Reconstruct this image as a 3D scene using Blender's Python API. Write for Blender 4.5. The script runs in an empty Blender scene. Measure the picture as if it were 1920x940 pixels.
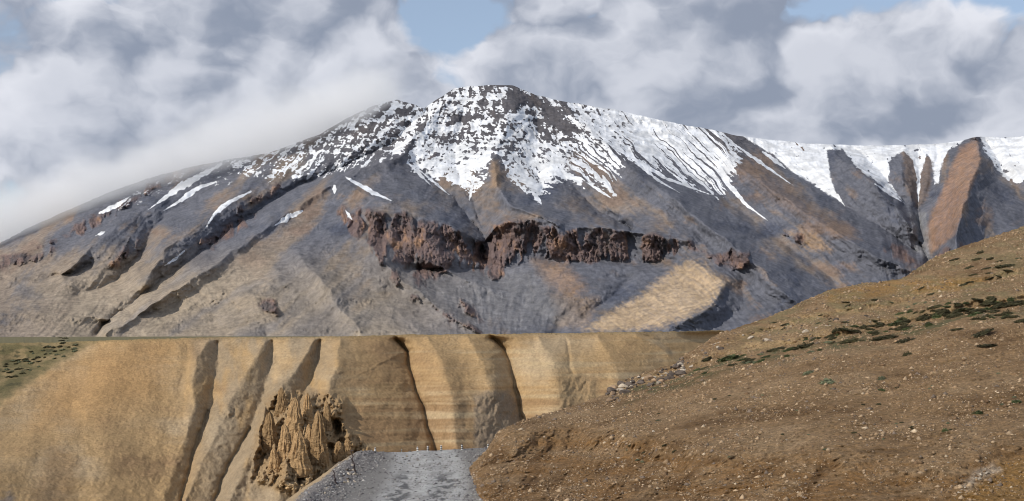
import bpy, bmesh, math, random
import numpy as np
np.seterr(all='ignore')
from mathutils import Vector

# ---------------------------------------------------------------- camera, sky, sun, exposure
scene = bpy.context.scene
C = scene.collection
FPX, HZ, CX = 2637.0, 630.0, 960.0            # focal length in photo pixels, horizon row, centre column
cam_d = bpy.data.cameras.new('camera'); cam = bpy.data.objects.new('camera', cam_d); C.objects.link(cam)
cam.location = (0, 0, 0); cam.rotation_euler = (math.radians(90), 0, 0)
cam_d.sensor_width = 36.0; cam_d.lens = 36.0 * FPX / 1920.0
cam_d.shift_y = (HZ - 470.0) / 1920.0
cam_d.clip_start = 0.5; cam_d.clip_end = 120000
scene.camera = cam
SUN_EL = math.radians(32); SUN_AZ = math.radians(-126)      # azimuth clockwise from +Y: low on the left, a little behind
SD = Vector((math.cos(SUN_EL)*math.sin(SUN_AZ), math.cos(SUN_EL)*math.cos(SUN_AZ), math.sin(SUN_EL)))
sun_d = bpy.data.lights.new('sun', 'SUN'); sun = bpy.data.objects.new('sun', sun_d); C.objects.link(sun)
sun_d.energy = 3.9; sun_d.angle = math.radians(0.5); sun_d.color = (1.0, 0.94, 0.84)
sun.rotation_euler = (-SD).to_track_quat('-Z', 'Y').to_euler(); sun.location = (-60, -30, 60)
scene.view_settings.view_transform = 'Standard'; scene.view_settings.look = 'None'
scene.view_settings.exposure = 0.0; scene.view_settings.gamma = 1.0; scene.view_settings.use_curve_mapping = False
scene.render.engine = 'CYCLES'
scene.cycles.use_denoising = True; scene.cycles.filter_width = 1.0
scene.cycles.max_bounces = 10; scene.cycles.diffuse_bounces = 2; scene.cycles.volume_bounces = 6
scene.cycles.transparent_max_bounces = 8; scene.cycles.volume_step_rate = 0.6

class NT:
    """small helper for node trees"""
    def __init__(s, tree): s.t = tree; s.n = tree.nodes; s.l = tree.links; s.n.clear()
    def node(s, ty, **kw):
        o = s.n.new(ty)
        for k, v in kw.items(): setattr(o, k, v)
        return o
    def put(s, sock, v):
        if isinstance(v, bpy.types.NodeSocket): s.l.new(v, sock)
        elif v is not None:
            try: sock.default_value = v
            except Exception: sock.default_value = tuple(v) + (1.0,)
    def math(s, op, a, b=None, c=None, clamp=False):
        o = s.node('ShaderNodeMath', operation=op, use_clamp=clamp)
        for i, v in enumerate((a, b, c)):
            if v is not None: s.put(o.inputs[i], v)
        return o.outputs[0]
    def vmath(s, op, a, b=None):
        o = s.node('ShaderNodeVectorMath', operation=op)
        s.put(o.inputs[0], a)
        if b is not None: s.put(o.inputs[1], b)
        return o.outputs['Value'] if op in ('LENGTH', 'DISTANCE', 'DOT_PRODUCT') else o.outputs[0]
    def noise(s, vec, scale, detail=4, rough=0.55, dist=0.0, dim='3D'):
        o = s.node('ShaderNodeTexNoise', noise_dimensions=dim)
        s.put(o.inputs['Vector'], vec); o.inputs['Scale'].default_value = scale
        o.inputs['Detail'].default_value = detail; o.inputs['Roughness'].default_value = rough
        o.inputs['Distortion'].default_value = dist
        return o.outputs[0]
    def ramp(s, v, lo, hi, a=0.0, b=1.0, smooth=True):
        o = s.node('ShaderNodeMapRange', interpolation_type='SMOOTHSTEP' if smooth else 'LINEAR')
        s.put(o.inputs[0], v); s.put(o.inputs[1], lo); s.put(o.inputs[2], hi); s.put(o.inputs[3], a); s.put(o.inputs[4], b)
        return o.outputs[0]
    def mix(s, f, a, b, blend='MIX'):
        o = s.node('ShaderNodeMix', data_type='RGBA', blend_type=blend)
        s.put(o.inputs['Factor'], f); s.put(o.inputs[6], a); s.put(o.inputs[7], b)
        return o.outputs[2]
    def attr(s, name, out='Color'):
        o = s.node('ShaderNodeAttribute', attribute_name=name); return o.outputs[out]

def build_world():
    w = bpy.data.worlds.new('World'); scene.world = w; w.use_nodes = True
    t = NT(w.node_tree)
    sky = t.node('ShaderNodeTexSky', sky_type='NISHITA', sun_disc=False, sun_elevation=SUN_EL, sun_rotation=SUN_AZ,
                 altitude=1500.0, air_density=1.0, dust_density=1.0, ozone_density=1.0)
    d = t.node('ShaderNodeTexCoord').outputs['Generated']
    # clouds: heaped banks all round the sky; flattened a little, as distant cumulus are
    p = t.vmath('MULTIPLY', d, (1.0, 1.0, 1.35))
    warp = t.node('ShaderNodeTexNoise'); t.put(warp.inputs['Vector'], p); warp.inputs['Scale'].default_value = 9.0
    warp.inputs['Detail'].default_value = 4.0; warp.inputs['Roughness'].default_value = 0.6
    wv = t.vmath('MULTIPLY', t.vmath('SUBTRACT', warp.outputs['Color'], (0.5, 0.5, 0.5)), (0.085, 0.085, 0.085))
    p = t.vmath('ADD', p, wv)
    def puff(q, sc, sm):
        o = t.node('ShaderNodeTexVoronoi', feature='F1'); t.put(o.inputs['Vector'], q); o.inputs['Scale'].default_value = sc
        dd = o.outputs['Distance']; return t.math('SUBTRACT', 1.0, t.math('MULTIPLY', t.math('MULTIPLY', dd, dd), 1.25))
    def dens(q):
        a = t.noise(q, 6.5, 6, 0.55)
        return t.math('ADD', t.math('MULTIPLY', a, 0.62), t.math('ADD', t.math('MULTIPLY', puff(q, 11.0, 0.5), 0.20), t.math('MULTIPLY', puff(q, 27.0, 0.4), 0.10)))
    off = (-0.016, -0.004, 0.020)
    d1 = dens(p); d2 = dens(t.vmath('ADD', p, off))
    # openings and thick banks, each a place in the sky (bearing, height)
    bias = None
    def place(px, py):
        v = Vector(((px - CX)/FPX, 1.0, (HZ - py)/FPX)).normalized(); return (v.x, v.y, v.z*1.35)
    for px, py, rad, amp in SKY_SPOTS:
        dd = t.vmath('DISTANCE', p, place(px, py))
        b = t.math('MULTIPLY', t.ramp(dd, rad/FPX, rad*0.15/FPX), amp)
        bias = b if bias is None else t.math('ADD', bias, b)
    dn = t.math('ADD', d1, bias)
    cover = t.ramp(dn, 0.475, 0.555)
    lit = t.ramp(t.math('SUBTRACT', d1, d2), -0.11, 0.115)
    thick = t.ramp(dn, 0.55, 0.77)
    lit = t.math('MULTIPLY', lit, t.math('MULTIPLY_ADD', thick, -0.30, 1.0))
    col = t.mix(lit, (0.28, 0.325, 0.42), (0.78, 0.80, 0.87))
    skyc = t.mix(1.0, sky.outputs[0], (SKY_K, SKY_K, SKY_K), 'MULTIPLY')
    skyc = t.mix(0.30, skyc, (0.62, 0.70, 0.82))              # thin high veil
    out = t.mix(cover, skyc, col)
    bg = t.node('ShaderNodeBackground'); t.put(bg.inputs[0], out); bg.inputs[1].default_value = 1.0
    o = t.node('ShaderNodeOutputWorld'); t.l.new(bg.outputs[0], o.inputs[0])
SKY_K = 0.115
SKY_SPOTS = [(850, 15, 150, -0.24), (1600, 20, 150, -0.15), (1860, 10, 240, -0.24), (845, 130, 90, -0.09), (1290, 5, 120, -0.08),
             (1130, 130, 380, 0.16), (1450, 180, 500, 0.17), (1760, 170, 380, 0.16), (600, 60, 500, 0.16), (200, 150, 500, 0.16)]
build_world()
scene.world.cycles.sampling_method = 'MANUAL'; scene.world.cycles.sample_map_resolution = 512

# ---------------------------------------------------------------- numpy noise and line helpers
_G = np.random.RandomState(5).rand(65536)*2*math.pi
_GX = np.cos(_G).astype(np.float32); _GY = np.sin(_G).astype(np.float32)
def perlin(x, y, seed=0):
    x = np.asarray(x, np.float32); y = np.asarray(y, np.float32) + np.float32(0.37)
    fx0 = np.floor(x); fy0 = np.floor(y); fx = x - fx0; fy = y - fy0
    ix = fx0.astype(np.int32); iy = fy0.astype(np.int32)
    u = fx*fx*fx*(fx*(fx*6 - 15) + 10); v = fy*fy*fy*(fy*(fy*6 - 15) + 10)
    hx0 = (ix + seed*101)*np.int32(73856093); hx1 = hx0 + np.int32(73856093)
    hy0 = iy*np.int32(19349663) + np.int32(seed*7919); hy1 = hy0 + np.int32(19349663)
    def g(hx, hy, dx, dy):
        h = hx ^ hy; h = (h ^ (h >> 15))*np.int32(0x2c1b3c6d); h = (h ^ (h >> 13)) & 65535
        return _GX[h]*dx + _GY[h]*dy
    a = g(hx0, hy0, fx, fy); b = g(hx1, hy0, fx-1, fy); c = g(hx0, hy1, fx, fy-1); d = g(hx1, hy1, fx-1, fy-1)
    ab = a + u*(b - a)
    return (ab + v*(c + u*(d - c) - ab))*np.float32(1.5)
def fbm(x, y, octs=4, seed=0, gain=0.5, ridged=False):
    s = 0.0; a = 1.0; n = 0.0
    for i in range(octs):
        q = perlin(x*2**i + 13.7*i, y*2**i - 7.3*i, seed + i)
        if ridged: q = 1 - 2*np.abs(q)
        s = s + a*q; n += a; a *= gain
    return s/n
def sstep(a, b, x):
    t = np.clip((x - a)/(b - a), 0, 1); return t*t*(3 - 2*t)
def seg_dist(px, py, pts):
    """distance to a polyline and the value carried by its nearest point"""
    px = np.asarray(px, np.float32); py = np.asarray(py, np.float32)
    best = np.full(px.shape, 1e9, np.float32); val = np.zeros(px.shape, np.float32)
    for (x0, y0, *v0), (x1, y1, *v1) in zip(pts[:-1], pts[1:]):
        dx, dy = x1 - x0, y1 - y0
        t = np.clip(((px - x0)*dx + (py - y0)*dy)/(dx*dx + dy*dy + 1e-9), 0, 1)
        d = np.hypot(px - x0 - t*dx, py - y0 - t*dy)
        m = d < best
        best = np.where(m, d, best)
        if v0: val = np.where(m, v0[0] + t*(v1[0] - v0[0]), val)
    return best, val
def poly_sd(px, py, pts):
    """signed distance to a closed outline, positive inside"""
    d, _ = seg_dist(px, py, [p[:2] for p in pts] + [pts[0][:2]])
    ins = np.zeros(px.shape, bool)
    n = len(pts)
    for i in range(n):
        x0, y0 = pts[i][:2]; x1, y1 = pts[(i+1) % n][:2]
        if y0 == y1: continue
        c = ((y0 > py) != (y1 > py)) & (px < (x1 - x0)*(py - y0)/(y1 - y0) + x0)
        ins ^= c
    return np.where(ins, d, -d)
def shepard(px, py, lines, p=1.6, eps=2.0, sy=1.0):
    num = 0.0; den = 0.0
    for ln in lines:
        d, v = seg_dist(px, py*sy, [(a, b*sy, c) for a, b, c in ln])
        w = 1.0/(d + eps)**p
        num = num + w*v; den = den + w
    return num/den
def interp(x, pts, k=1):
    return np.interp(x, [p[0] for p in pts], [p[k] for p in pts])
def sinterp(x, pts, k=1, sig=22.0):
    """the same line with its corners eased"""
    x = np.asarray(x, np.float64); s = 0.0
    lo, hi = x.min() - 80, x.max() + 80
    t = np.arange(lo, hi, 1.0); y = interp(t, pts, k)
    g = np.exp(-0.5*(np.arange(-int(3*sig), int(3*sig) + 1)/sig)**2); g /= g.sum()
    y = np.convolve(np.pad(y, len(g)//2, mode='edge'), g, mode='valid')
    return np.interp(x, t, y)
def world(px, py, Y):
    return (px - CX)/FPX*Y, Y, (HZ - py)/FPX*Y
def at(px, py, Y): return Vector(((px - CX)/FPX*Y, Y, (HZ - py)/FPX*Y))

def grid_mesh(name, X, Y, Z, attrs, mat, smooth=True):
    R, K = X.shape
    me = bpy.data.meshes.new(name)
    co = np.stack([X, Y, Z], -1).reshape(-1, 3).astype(np.float32)
    idx = np.arange(R*K, dtype=np.int32).reshape(R, K)
    q = np.stack([idx[:-1, :-1], idx[1:, :-1], idx[1:, 1:], idx[:-1, 1:]], -1).reshape(-1, 4)
    me.vertices.add(R*K); me.vertices.foreach_set('co', co.ravel())
    me.loops.add(q.size); me.loops.foreach_set('vertex_index', q.ravel())
    me.polygons.add(len(q)); me.polygons.foreach_set('loop_start', np.arange(0, q.size, 4, dtype=np.int32))
    me.polygons.foreach_set('use_smooth', np.full(len(q), smooth))
    me.update(calc_edges=True)
    for k, v in attrs.items():
        if v.ndim == 3:
            a = me.attributes.new(k, 'FLOAT_COLOR', 'POINT')
            buf = np.ones((R*K, 4), np.float32); buf[:, :3] = v.reshape(-1, 3); a.data.foreach_set('color', buf.ravel())
        else:
            a = me.attributes.new(k, 'FLOAT', 'POINT'); a.data.foreach_set('value', v.astype(np.float32).ravel())
    me.materials.append(mat)
    o = bpy.data.objects.new(name, me); C.objects.link(o); o['kind'] = 'structure'
    return o
def lerp3(c, col, f):
    return c + (np.array(col) - c)*np.clip(f, 0, 1)[..., None]
# ---------------------------------------------------------------- materials of the ground
def ground_mat(name, grain, grain_amt, bump_scale, bump_dist, rough=0.95, speck=None, stretch=(1, 1, 1), detail=6):
    m = bpy.data.materials.new(name); m.use_nodes = True
    t = NT(m.node_tree)
    pos = t.node('ShaderNodeNewGeometry').outputs['Position']
    pos = t.vmath('MULTIPLY', pos, stretch)
    n1 = t.noise(pos, grain, detail, 0.65); n2 = t.noise(pos, grain*0.13, 4, 0.6)
    k = t.math('MULTIPLY', t.ramp(n1, 0.25, 0.75, 1 - grain_amt, 1 + grain_amt, False), t.ramp(n2, 0.3, 0.7, 0.88, 1.12, False))
    kc = t.node('ShaderNodeCombineColor')
    for i in range(3): t.put(kc.inputs[i], k)
    col = t.mix(1.0, t.attr('Col'), kc.outputs[0], 'MULTIPLY')
    if speck:
        n3 = t.noise(pos, speck[0], 2, 0.5)
        col = t.mix(t.ramp(n3, speck[1], speck[1] + 0.06), col, speck[2])
    b = t.node('ShaderNodeBsdfPrincipled'); t.put(b.inputs['Base Color'], col); b.inputs['Roughness'].default_value = rough
    b.inputs['Specular IOR Level'].default_value = 0.15
    bp = t.node('ShaderNodeBump'); bp.inputs['Distance'].default_value = bump_dist; bp.inputs['Strength'].default_value = 1.0
    t.put(bp.inputs['Height'], t.noise(pos, bump_scale, 6, 0.7)); t.l.new(bp.outputs[0], b.inputs['Normal'])
    o = t.node('ShaderNodeOutputMaterial'); t.l.new(b.outputs[0], o.inputs[0])
    return m

def mountain_mat():
    m = bpy.data.materials.new('mountain_rock_and_snow'); m.use_nodes = True
    t = NT(m.node_tree)
    pos = t.node('ShaderNodeNewGeometry').outputs['Position']
    n1 = t.noise(pos, 0.03, 6, 0.65); n2 = t.noise(pos, 0.005, 4, 0.6)
    k = t.math('MULTIPLY', t.ramp(n1, 0.25, 0.75, 0.62, 1.38, False), t.ramp(n2, 0.3, 0.7, 0.82, 1.18, False))
    kc = t.node('ShaderNodeCombineColor')
    for i in range(3): t.put(kc.inputs[i], k)
    col = t.mix(1.0, t.attr('Col'), kc.outputs[0], 'MULTIPLY')
    sn = t.math('ADD', t.attr('snow', 'Fac'), t.math('MULTIPLY', t.math('SUBTRACT', t.noise(pos, 0.045, 4, 0.7), 0.5), 0.55))
    f = t.ramp(sn, 0.34, 0.66)
    snowc = t.mix(t.ramp(t.noise(pos, 0.009, 5, 0.65), 0.36, 0.66), (0.54, 0.55, 0.57), (0.76, 0.78, 0.82))   # old dusty snow and clean drifts
    col = t.mix(f, col, snowc)
    b = t.node('ShaderNodeBsdfPrincipled'); t.put(b.inputs['Base Color'], col); b.inputs['Roughness'].default_value = 0.9
    b.inputs['Specular IOR Level'].default_value = 0.15
    bp = t.node('ShaderNodeBump'); bp.inputs['Distance'].default_value = 9.0
    t.put(bp.inputs['Strength'], t.math('MULTIPLY_ADD', f, -0.55, 0.9))
    t.put(bp.inputs['Height'], t.noise(pos, 0.022, 7, 0.72)); t.l.new(bp.outputs[0], b.inputs['Normal'])
    o = t.node('ShaderNodeOutputMaterial'); t.l.new(b.outputs[0], o.inputs[0])
    return m

# ---------------------------------------------------------------- the mountain
CREST = [(-260, 560), (-150, 510), (0, 455), (60, 424), (100, 405), (200, 362), (300, 327), (360, 312), (420, 300), (500, 288), (600, 252),
         (650, 222), (700, 198), (745, 187), (772, 195), (795, 203), (820, 187), (852, 166), (880, 161), (920, 160), (962, 160), (985, 170), (1002, 178), (1045, 188), (1100, 197), (1150, 205),
         (1250, 228), (1340, 245), (1380, 254), (1420, 259), (1500, 268), (1600, 273), (1700, 272), (1760, 270), (1800, 264), (1830, 256), (1880, 258),
         (1920, 256), (2060, 250), (2250, 300)]
# spurs (nearer, negative) and valleys (farther, positive): photo position and metres towards or away
M_LINES = [
    [(-240, 650, -200), (60, 650, -220), (200, 650, -240), (300, 650, -300), (400, 650, -340), (520, 650, -350), (640, 650, -260), (760, 650, -180), (900, 650, -90), (1050, 650, 20), (1180, 650, -60), (1260, 650, -200), (1400, 650, -170), (1700, 650, -200)],
    [(-200, 540, 0), (100, 410, -60), (300, 330, -40), (600, 256, 40), (745, 190, 80)],
    [(860, 165, -60), (950, 163, -60), (1050, 192, 0), (1340, 247, 20), (1600, 275, 40), (1920, 260, 0)],
    # the long pale spur to the left
    [(860, 170, -80), (795, 235, -150), (752, 292, -220), (620, 346, -330), (500, 425, -380), (400, 500, -390), (300, 562, -360), (200, 628, -270)],
    # shaded trough left of it
    [(800, 205, 60), (728, 272, 150), (605, 328, 220), (525, 366, 230), (435, 428, 190), (345, 492, 150), (255, 560, 100), (180, 622, 50)],
    [(600, 262, 0), (540, 300, -60), (470, 345, -150), (390, 410, -230), (310, 470, -260), (270, 530, -200)],
    [(430, 320, 60), (350, 375, 100), (285, 425, 220), (262, 480, 260), (215, 525, 220), (150, 552, 80)],
    [(225, 418, -220), (175, 465, -270), (115, 515, -280)],
    [(300, 335, -60), (190, 390, -140), (90, 455, -220), (0, 500, -260), (-100, 560, -250)],
    [(170, 500, 40), (60, 530, 0), (-60, 560, 20)],
    [(330, 580, -120), (200, 600, -180), (60, 585, -260), (-100, 600, -280)],
    [(400, 600, -120), (430, 560, -230), (520, 520, -420)],
    # the shoulder above the cliffs, and the trough behind it
    [(752, 292, -260), (690, 315, -260), (640, 345, -380), (700, 372, -330), (780, 400, -240), (850, 430, -120), (905, 452, 60)],
    [(775, 300, -60), (830, 350, 60), (870, 395, 150), (905, 440, 220)],
    # rib and dome in the middle
    [(925, 300, -120), (928, 350, -160), (960, 385, -190), (1010, 405, -260), (1050, 425, -280)],
    [(880, 365, 60), (900, 410, 140), (910, 450, 200)],
    [(960, 200, -120), (940, 260, -120), (925, 300, -120)],
    [(870, 210, 60), (850, 280, 60), (860, 340, 60)],
    [(1010, 230, 60), (1000, 300, 60), (1020, 350, 40)],
    [(1060, 330, 20), (1110, 385, 120), (1180, 430, 140)],
    # the right-hand slopes: ribs running down to the right
    [(1050, 192, -60), (1110, 250, -140), (1190, 320, -230), (1270, 380, -300), (1360, 450, -330), (1440, 520, -330), (1520, 590, -260)],
    [(1180, 215, 50), (1250, 280, 60), (1330, 350, 40), (1420, 420, 10), (1530, 500, 0), (1620, 575, 0)],
    [(1340, 247, -60), (1370, 300, -160), (1440, 350, -250), (1540, 420, -290), (1640, 480, -240), (1735, 520, -90)],
    [(1400, 262, 50), (1470, 310, 70), (1570, 378, 60), (1660, 430, 120), (1720, 470, 220)],
    [(1560, 276, -60), (1580, 300, -150), (1640, 350, -210), (1700, 420, -90), (1725, 455, 100)],
    [(1600, 276, 70), (1660, 330, 70), (1695, 380, 120)],
    [(1695, 276, -40), (1690, 330, -90), (1710, 375, 40)],
    [(1722, 290, 60), (1722, 340, 110), (1722, 400, 190), (1722, 450, 250), (1740, 490, 260), (1760, 540, 200)],
    [(1760, 272, 40), (1752, 320, 60), (1730, 380, 140)],
    [(1830, 257, -150), (1836, 300, -260), (1815, 360, -360), (1800, 420, -420), (1790, 480, -420), (1780, 560, -330)],
    [(1850, 262, 40), (1890, 330, 90), (1960, 420, 120)],
    [(1920, 262, -60), (1990, 330, -140), (2080, 420, -180)],
    # top and foot of the cliffs
    [(700, 398, -330), (775, 398, -250), (850, 430, -100), (905, 456, 90), (935, 425, -60), (965, 414, -190), (1010, 413, -230), (1060, 431, -190), (1120, 427, -200), (1200, 437, -210), (1290, 452, -210)],
    [(760, 505, 20), (850, 505, 150), (900, 505, 220), (950, 505, 150), (1000, 488, 90), (1080, 493, 90), (1140, 491, 70), (1200, 493, 50), (1270, 487, -40)],
    # the amphitheatre under the cliffs
    [(645, 410, -250), (700, 470, -260), (760, 530, -200), (830, 580, -120), (900, 625, -60)],
    [(560, 480, -430), (600, 520, -430), (640, 580, -330), (680, 628, -220)],
    [(480, 560, -300), (500, 630, -180)],
    [(700, 430, -170), (790, 480, -110), (850, 515, 0), (950, 560, 60), (1050, 612, 60)],
    [(905, 455, 250), (905, 485, 260), (930, 520, 200)],
    [(980, 500, 80), (1050, 520, 60), (1120, 520, 60), (1180, 520, 70), (1130, 570, 60), (1075, 612, 40)],
    [(1285, 490, -90), (1240, 520, -20), (1180, 560, 20), (1100, 614, 30)],
    [(1300, 487, -150), (1356, 530, -220), (1336, 575, -230), (1255, 618, -210)],
    [(1395, 530, -110), (1390, 575, -100), (1330, 622, -100)],
    [(1560, 620, -150), (1470, 570, -190), (1420, 622, -170)],
]
CLIFF = [(640, 405), (690, 395), (775, 397), (850, 428), (905, 456), (930, 425), (960, 415), (1000, 414), (1060, 432), (1120, 428), (1200, 438), (1290, 452), (1312, 470),
         (1260, 485), (1200, 492), (1140, 490), (1075, 492), (1000, 485), (940, 514), (880, 516), (840, 505), (800, 535), (760, 500), (720, 492), (680, 460)]
CLIFF2 = [(1330, 480), (1370, 470), (1420, 480), (1430, 497), (1380, 497), (1345, 492)]
CLIFF3 = [(560, 535), (600, 510), (680, 500), (760, 545), (740, 560), (650, 560), (580, 565)]
CLIFF4 = [(0, 480), (60, 470), (110, 462), (90, 485), (30, 500)]
CLIFF5 = [(225, 455), (262, 445), (268, 475), (225, 505), (205, 500)]
CLIFF6 = [(370, 455), (430, 420), (480, 400), (470, 425), (400, 465)]
CLIFF7 = [(480, 572), (510, 565), (530, 590), (505, 592)]
CLIFF8 = [(1755, 475), (1800, 450), (1830, 455), (1790, 490), (1750, 500)]
CLIFF9 = [(1660, 470), (1690, 465), (1740, 500), (1720, 505)]

def build_mountain():
    cols = np.arange(-240, 2200, 1.6); NR = 300
    v = np.linspace(0, 1, NR)**1.0
    top = interp(cols, CREST)
    top = top + 2.2*fbm(cols/26, cols*0, 4, 3) + 2.0*np.abs(perlin(cols/7, cols*0 + 3.3, 9))*(cols < 420)
    px = np.repeat(cols[None, :], NR, 0)
    py = top[None, :] + v[:, None]*(646 - top[None, :])
    crest = np.repeat(top[None, :], NR, 0)
    Q = (HZ - py)/FPX
    Yc = sinterp(cols, [(-240, 7300), (0, 7500), (300, 7900), (600, 8300), (860, 8700), (1000, 8750), (1340, 8500), (1920, 8400), (2200, 8300)], 1, 40)
    Qc = sinterp(cols, [(a_, (HZ - b_)/FPX) for a_, b_ in CREST], 1, 40); mm = Qc*Yc/(Yc - 5493.0)
    Y = -mm[None, :]*5493.0/(Q - mm[None, :])
    ux = px + 9*fbm(px/38, py/38, 4, 7); uy = py + 7*fbm(px/38, py/38, 4, 8)
    off = shepard(ux, uy, M_LINES, 1.7, 3.0)
    fade = sstep(646, 600, py)
    # which way the scree runs: leftwards on the left, rightwards on the right
    kx = interp(px, [(-240, -1.5), (300, -1.5), (700, -0.9), (850, -0.35), (950, 0.15), (1100, 0.9), (1300, 1.25), (1650, 1.2), (1730, 0.2), (1800, -0.5), (1850, 0.6), (2200, 1.0)])
    s = px - kx*(py - crest)
    dn = py - crest
    wx = 14*fbm(px/45, py/45, 3, 15); s = s + wx
    # relief: gullies along the fall line, broad swells, crags
    gul = fbm(s/62, dn/210 + px/900, 4, 21)
    fine = 0.6*fbm(s/15, dn/45, 4, 31) + 0.7*fbm(px/10, py/7, 4, 33)
    swell = fbm(px/150, py/90, 4, 41)
    high = sstep(360, 240, py)
    cl = poly_sd(px, py, CLIFF)
    for c in (CLIFF2, CLIFF4, CLIFF5, CLIFF6, CLIFF7, CLIFF8, CLIFF9): cl = np.maximum(cl, poly_sd(px, py, c))
    for ln, w_ in [([(640, 398), (690, 462), (742, 520)], 8), ([(672, 400), (730, 452), (768, 500), (800, 540)], 9), ([(735, 400), (790, 455), (832, 505)], 8), ([(700, 492), (775, 562)], 4), ([(390, 305), (330, 330), (250, 372), (150, 430)], 7), ([(150, 425), (60, 470), (0, 500)], 6), ([(440, 395), (480, 375), (520, 350)], 4),
                   ([(1320, 470), (1345, 492), (1390, 500)], 5), ([(1470, 440), (1500, 448)], 3), ([(860, 560), (900, 600)], 4), ([(760, 545), (850, 600), (900, 622)], 3)]:
        cl = np.maximum(cl, w_ - seg_dist(px, py, ln)[0])
    cl = cl + 13*fbm(px/26, py/20, 4, 51, 0.6) + 13*fbm(px/70, py/90, 2, 52)
    chute = fbm((px + 8*fbm(px/30, py/20, 3, 57))/24, py/160, 3, 56)
    cl = cl - 34*sstep(0.06, 0.40, chute)
    clm = sstep(-4, 7, cl)
    cw = px + 9*fbm(px/30, py/22, 3, 63)
    crag = 1.5*fbm(cw/52, py/120, 3, 61, 0.55) + 0.55*fbm(cw/15, py/32, 4, 66, 0.6) + 0.34*fbm(cw/7, py/26, 4, 67, 0.6, True)
    crag2 = fbm(px/22, py/15, 5, 71, 0.6, True)
    strata = fbm(px/60 + 0.02*py, (py - 0.12*px)/7.5, 4, 81, 0.6)
    off = interp(px, [(-240, 0.75), (620, 0.85), (800, 1.2), (1000, 1.5), (2200, 1.6)])*off + 60*swell + (30 + 18*sstep(700, 900, px))*gul*(1 - 0.5*clm) + (8 + 14*sstep(700, 900, px))*fbm(s/24, dn/120, 4, 23, 0.55) + 10*fine - clm*(85*crag + 14*crag2) + high*(-34*crag2 + 20*strata)*sstep(300, 620, px) - 16*sstep(-0.1, 0.5, fbm(px/40, py/28, 3, 17))*fbm(px/9, py/11, 4, 19, 0.6, True)
    # cliffs stand steep: the slope above leans back, the wall does not
    Y = Y + off
    Y = Y*(1 + 0*py)
    # ------------- colour
    hazed_slate = np.array([0.112, 0.116, 0.139]); col = np.zeros(px.shape + (3,)) + hazed_slate  # slate rock, with the blue of distant haze mixed into its colour
    br = fbm(s/75, dn/170, 4, 91); br2 = fbm(px/90, py/60, 4, 101); fine2 = 0.5*fbm(s/9, dn/40, 3, 111) + 0.6*fbm(px/8, py/5, 3, 112)
    low = sstep(380, 600, py)
    left = sstep(900, 300, px)
    right = sstep(1250, 1500, px)
    f = sstep(0.05, 0.45, br*0.9 + br2*0.5 + 0.42*low*left + 0.12*left + 0.02*right - 0.05 + 0.15*fine2)
    col = lerp3(col, (0.215, 0.170, 0.135), 0.85*f)
    f = sstep(0.2, 0.6, br2 + 0.5*br + 0.1*right + 0.25*fine2)
    col = lerp3(col, (0.19, 0.130, 0.10), 0.6*f)
    f = sstep(0.15, 0.5, -br2 + 0.3*fine2)
    col = lerp3(col, (0.062, 0.070, 0.098), 0.85*f)
    col = lerp3(col, (0.33, 0.27, 0.20), 0.9*sstep(430, 560, py)*sstep(1000, 700, px)*sstep(-100, 200, px)*(0.7 + 0.5*br))
    def patch(pts, c, soft, amt=1.0, nz=8):
        nonlocal col
        d = poly_sd(px, py, pts) + nz*fine2 + nz*0.7*br2
        col = lerp3(col, c, amt*sstep(-soft, soft, d)*(0.82 + 0.5*fine2))
    patch([(1095, 618), (1180, 565), (1290, 490), (1330, 505), (1358, 532), (1335, 572), (1240, 618)], (0.43, 0.315, 0.20), 10, 0.95, 13)
    patch([(1000, 490), (1060, 495), (1100, 540), (1070, 560), (1020, 530)], (0.34, 0.21, 0.12), 14, 0.6)
    patch([(1040, 560), (1120, 560), (1100, 612), (1050, 612)], (0.36, 0.25, 0.16), 14, 0.6)
    patch([(1832, 262), (1840, 300), (1812, 380), (1790, 440), (1745, 475), (1732, 440), (1765, 360), (1800, 275)], (0.27, 0.165, 0.11), 5, 0.95, 3)
    patch([(1470, 430), (1530, 440), (1560, 470), (1520, 468)], (0.33, 0.22, 0.13), 8, 0.8)
    patch([(1420, 300), (1500, 370), (1600, 440), (1560, 440), (1440, 370), (1390, 320)], (0.20, 0.135, 0.095), 16, 0.6)
    patch([(1690, 280), (1700, 360), (1720, 390), (1740, 370), (1752, 300)], (0.20, 0.14, 0.10), 6, 0.7)
    patch([(1705, 400), (1735, 400), (1745, 490), (1712, 470)], (0.21, 0.21, 0.22), 6, 0.9)
    patch([(880, 520), (1000, 500), (1090, 600), (950, 622), (760, 545)], (0.19, 0.185, 0.19), 22, 0.7)
    patch([(920, 300), (935, 300), (938, 350), (920, 352)], (0.27, 0.18, 0.11), 5, 0.9, 3)
    # rocks of the cliffs, warm and dark
    rk = 0.7*fbm(px/16, py/30, 4, 121) + 0.6*fbm(px/60, py/50, 3, 122); rk2 = fbm(px/5, py/9, 3, 131)
    ccol = np.zeros(col.shape) + np.array([0.142, 0.098, 0.090])
    ccol = lerp3(ccol, (0.29, 0.170, 0.105), sstep(0.1, 0.55, rk + 0.3*rk2))
    ccol = lerp3(ccol, (0.07, 0.06, 0.065), sstep(0.05, 0.4, -rk + 0.4*rk2))
    col = col + (ccol - col)*clm[..., None]*0.88
    # bare rock near the top is darker
    hr = high*sstep(330, 640, px)*sstep(1500, 1350, px)
    col = lerp3(col, (0.085, 0.078, 0.082), 0.8*hr)
    # ------------- snow
    def area(pts, cover, ragged, cx=1.0):
        d = poly_sd(px, py, pts)
        return np.clip(0.5 + (d + ragged*(0.9*fbm(s/11, dn/55, 4, 141) + 0.6*fbm(px/9, py/6, 3, 151)))/10.0, 0, 1)*cover
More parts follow.
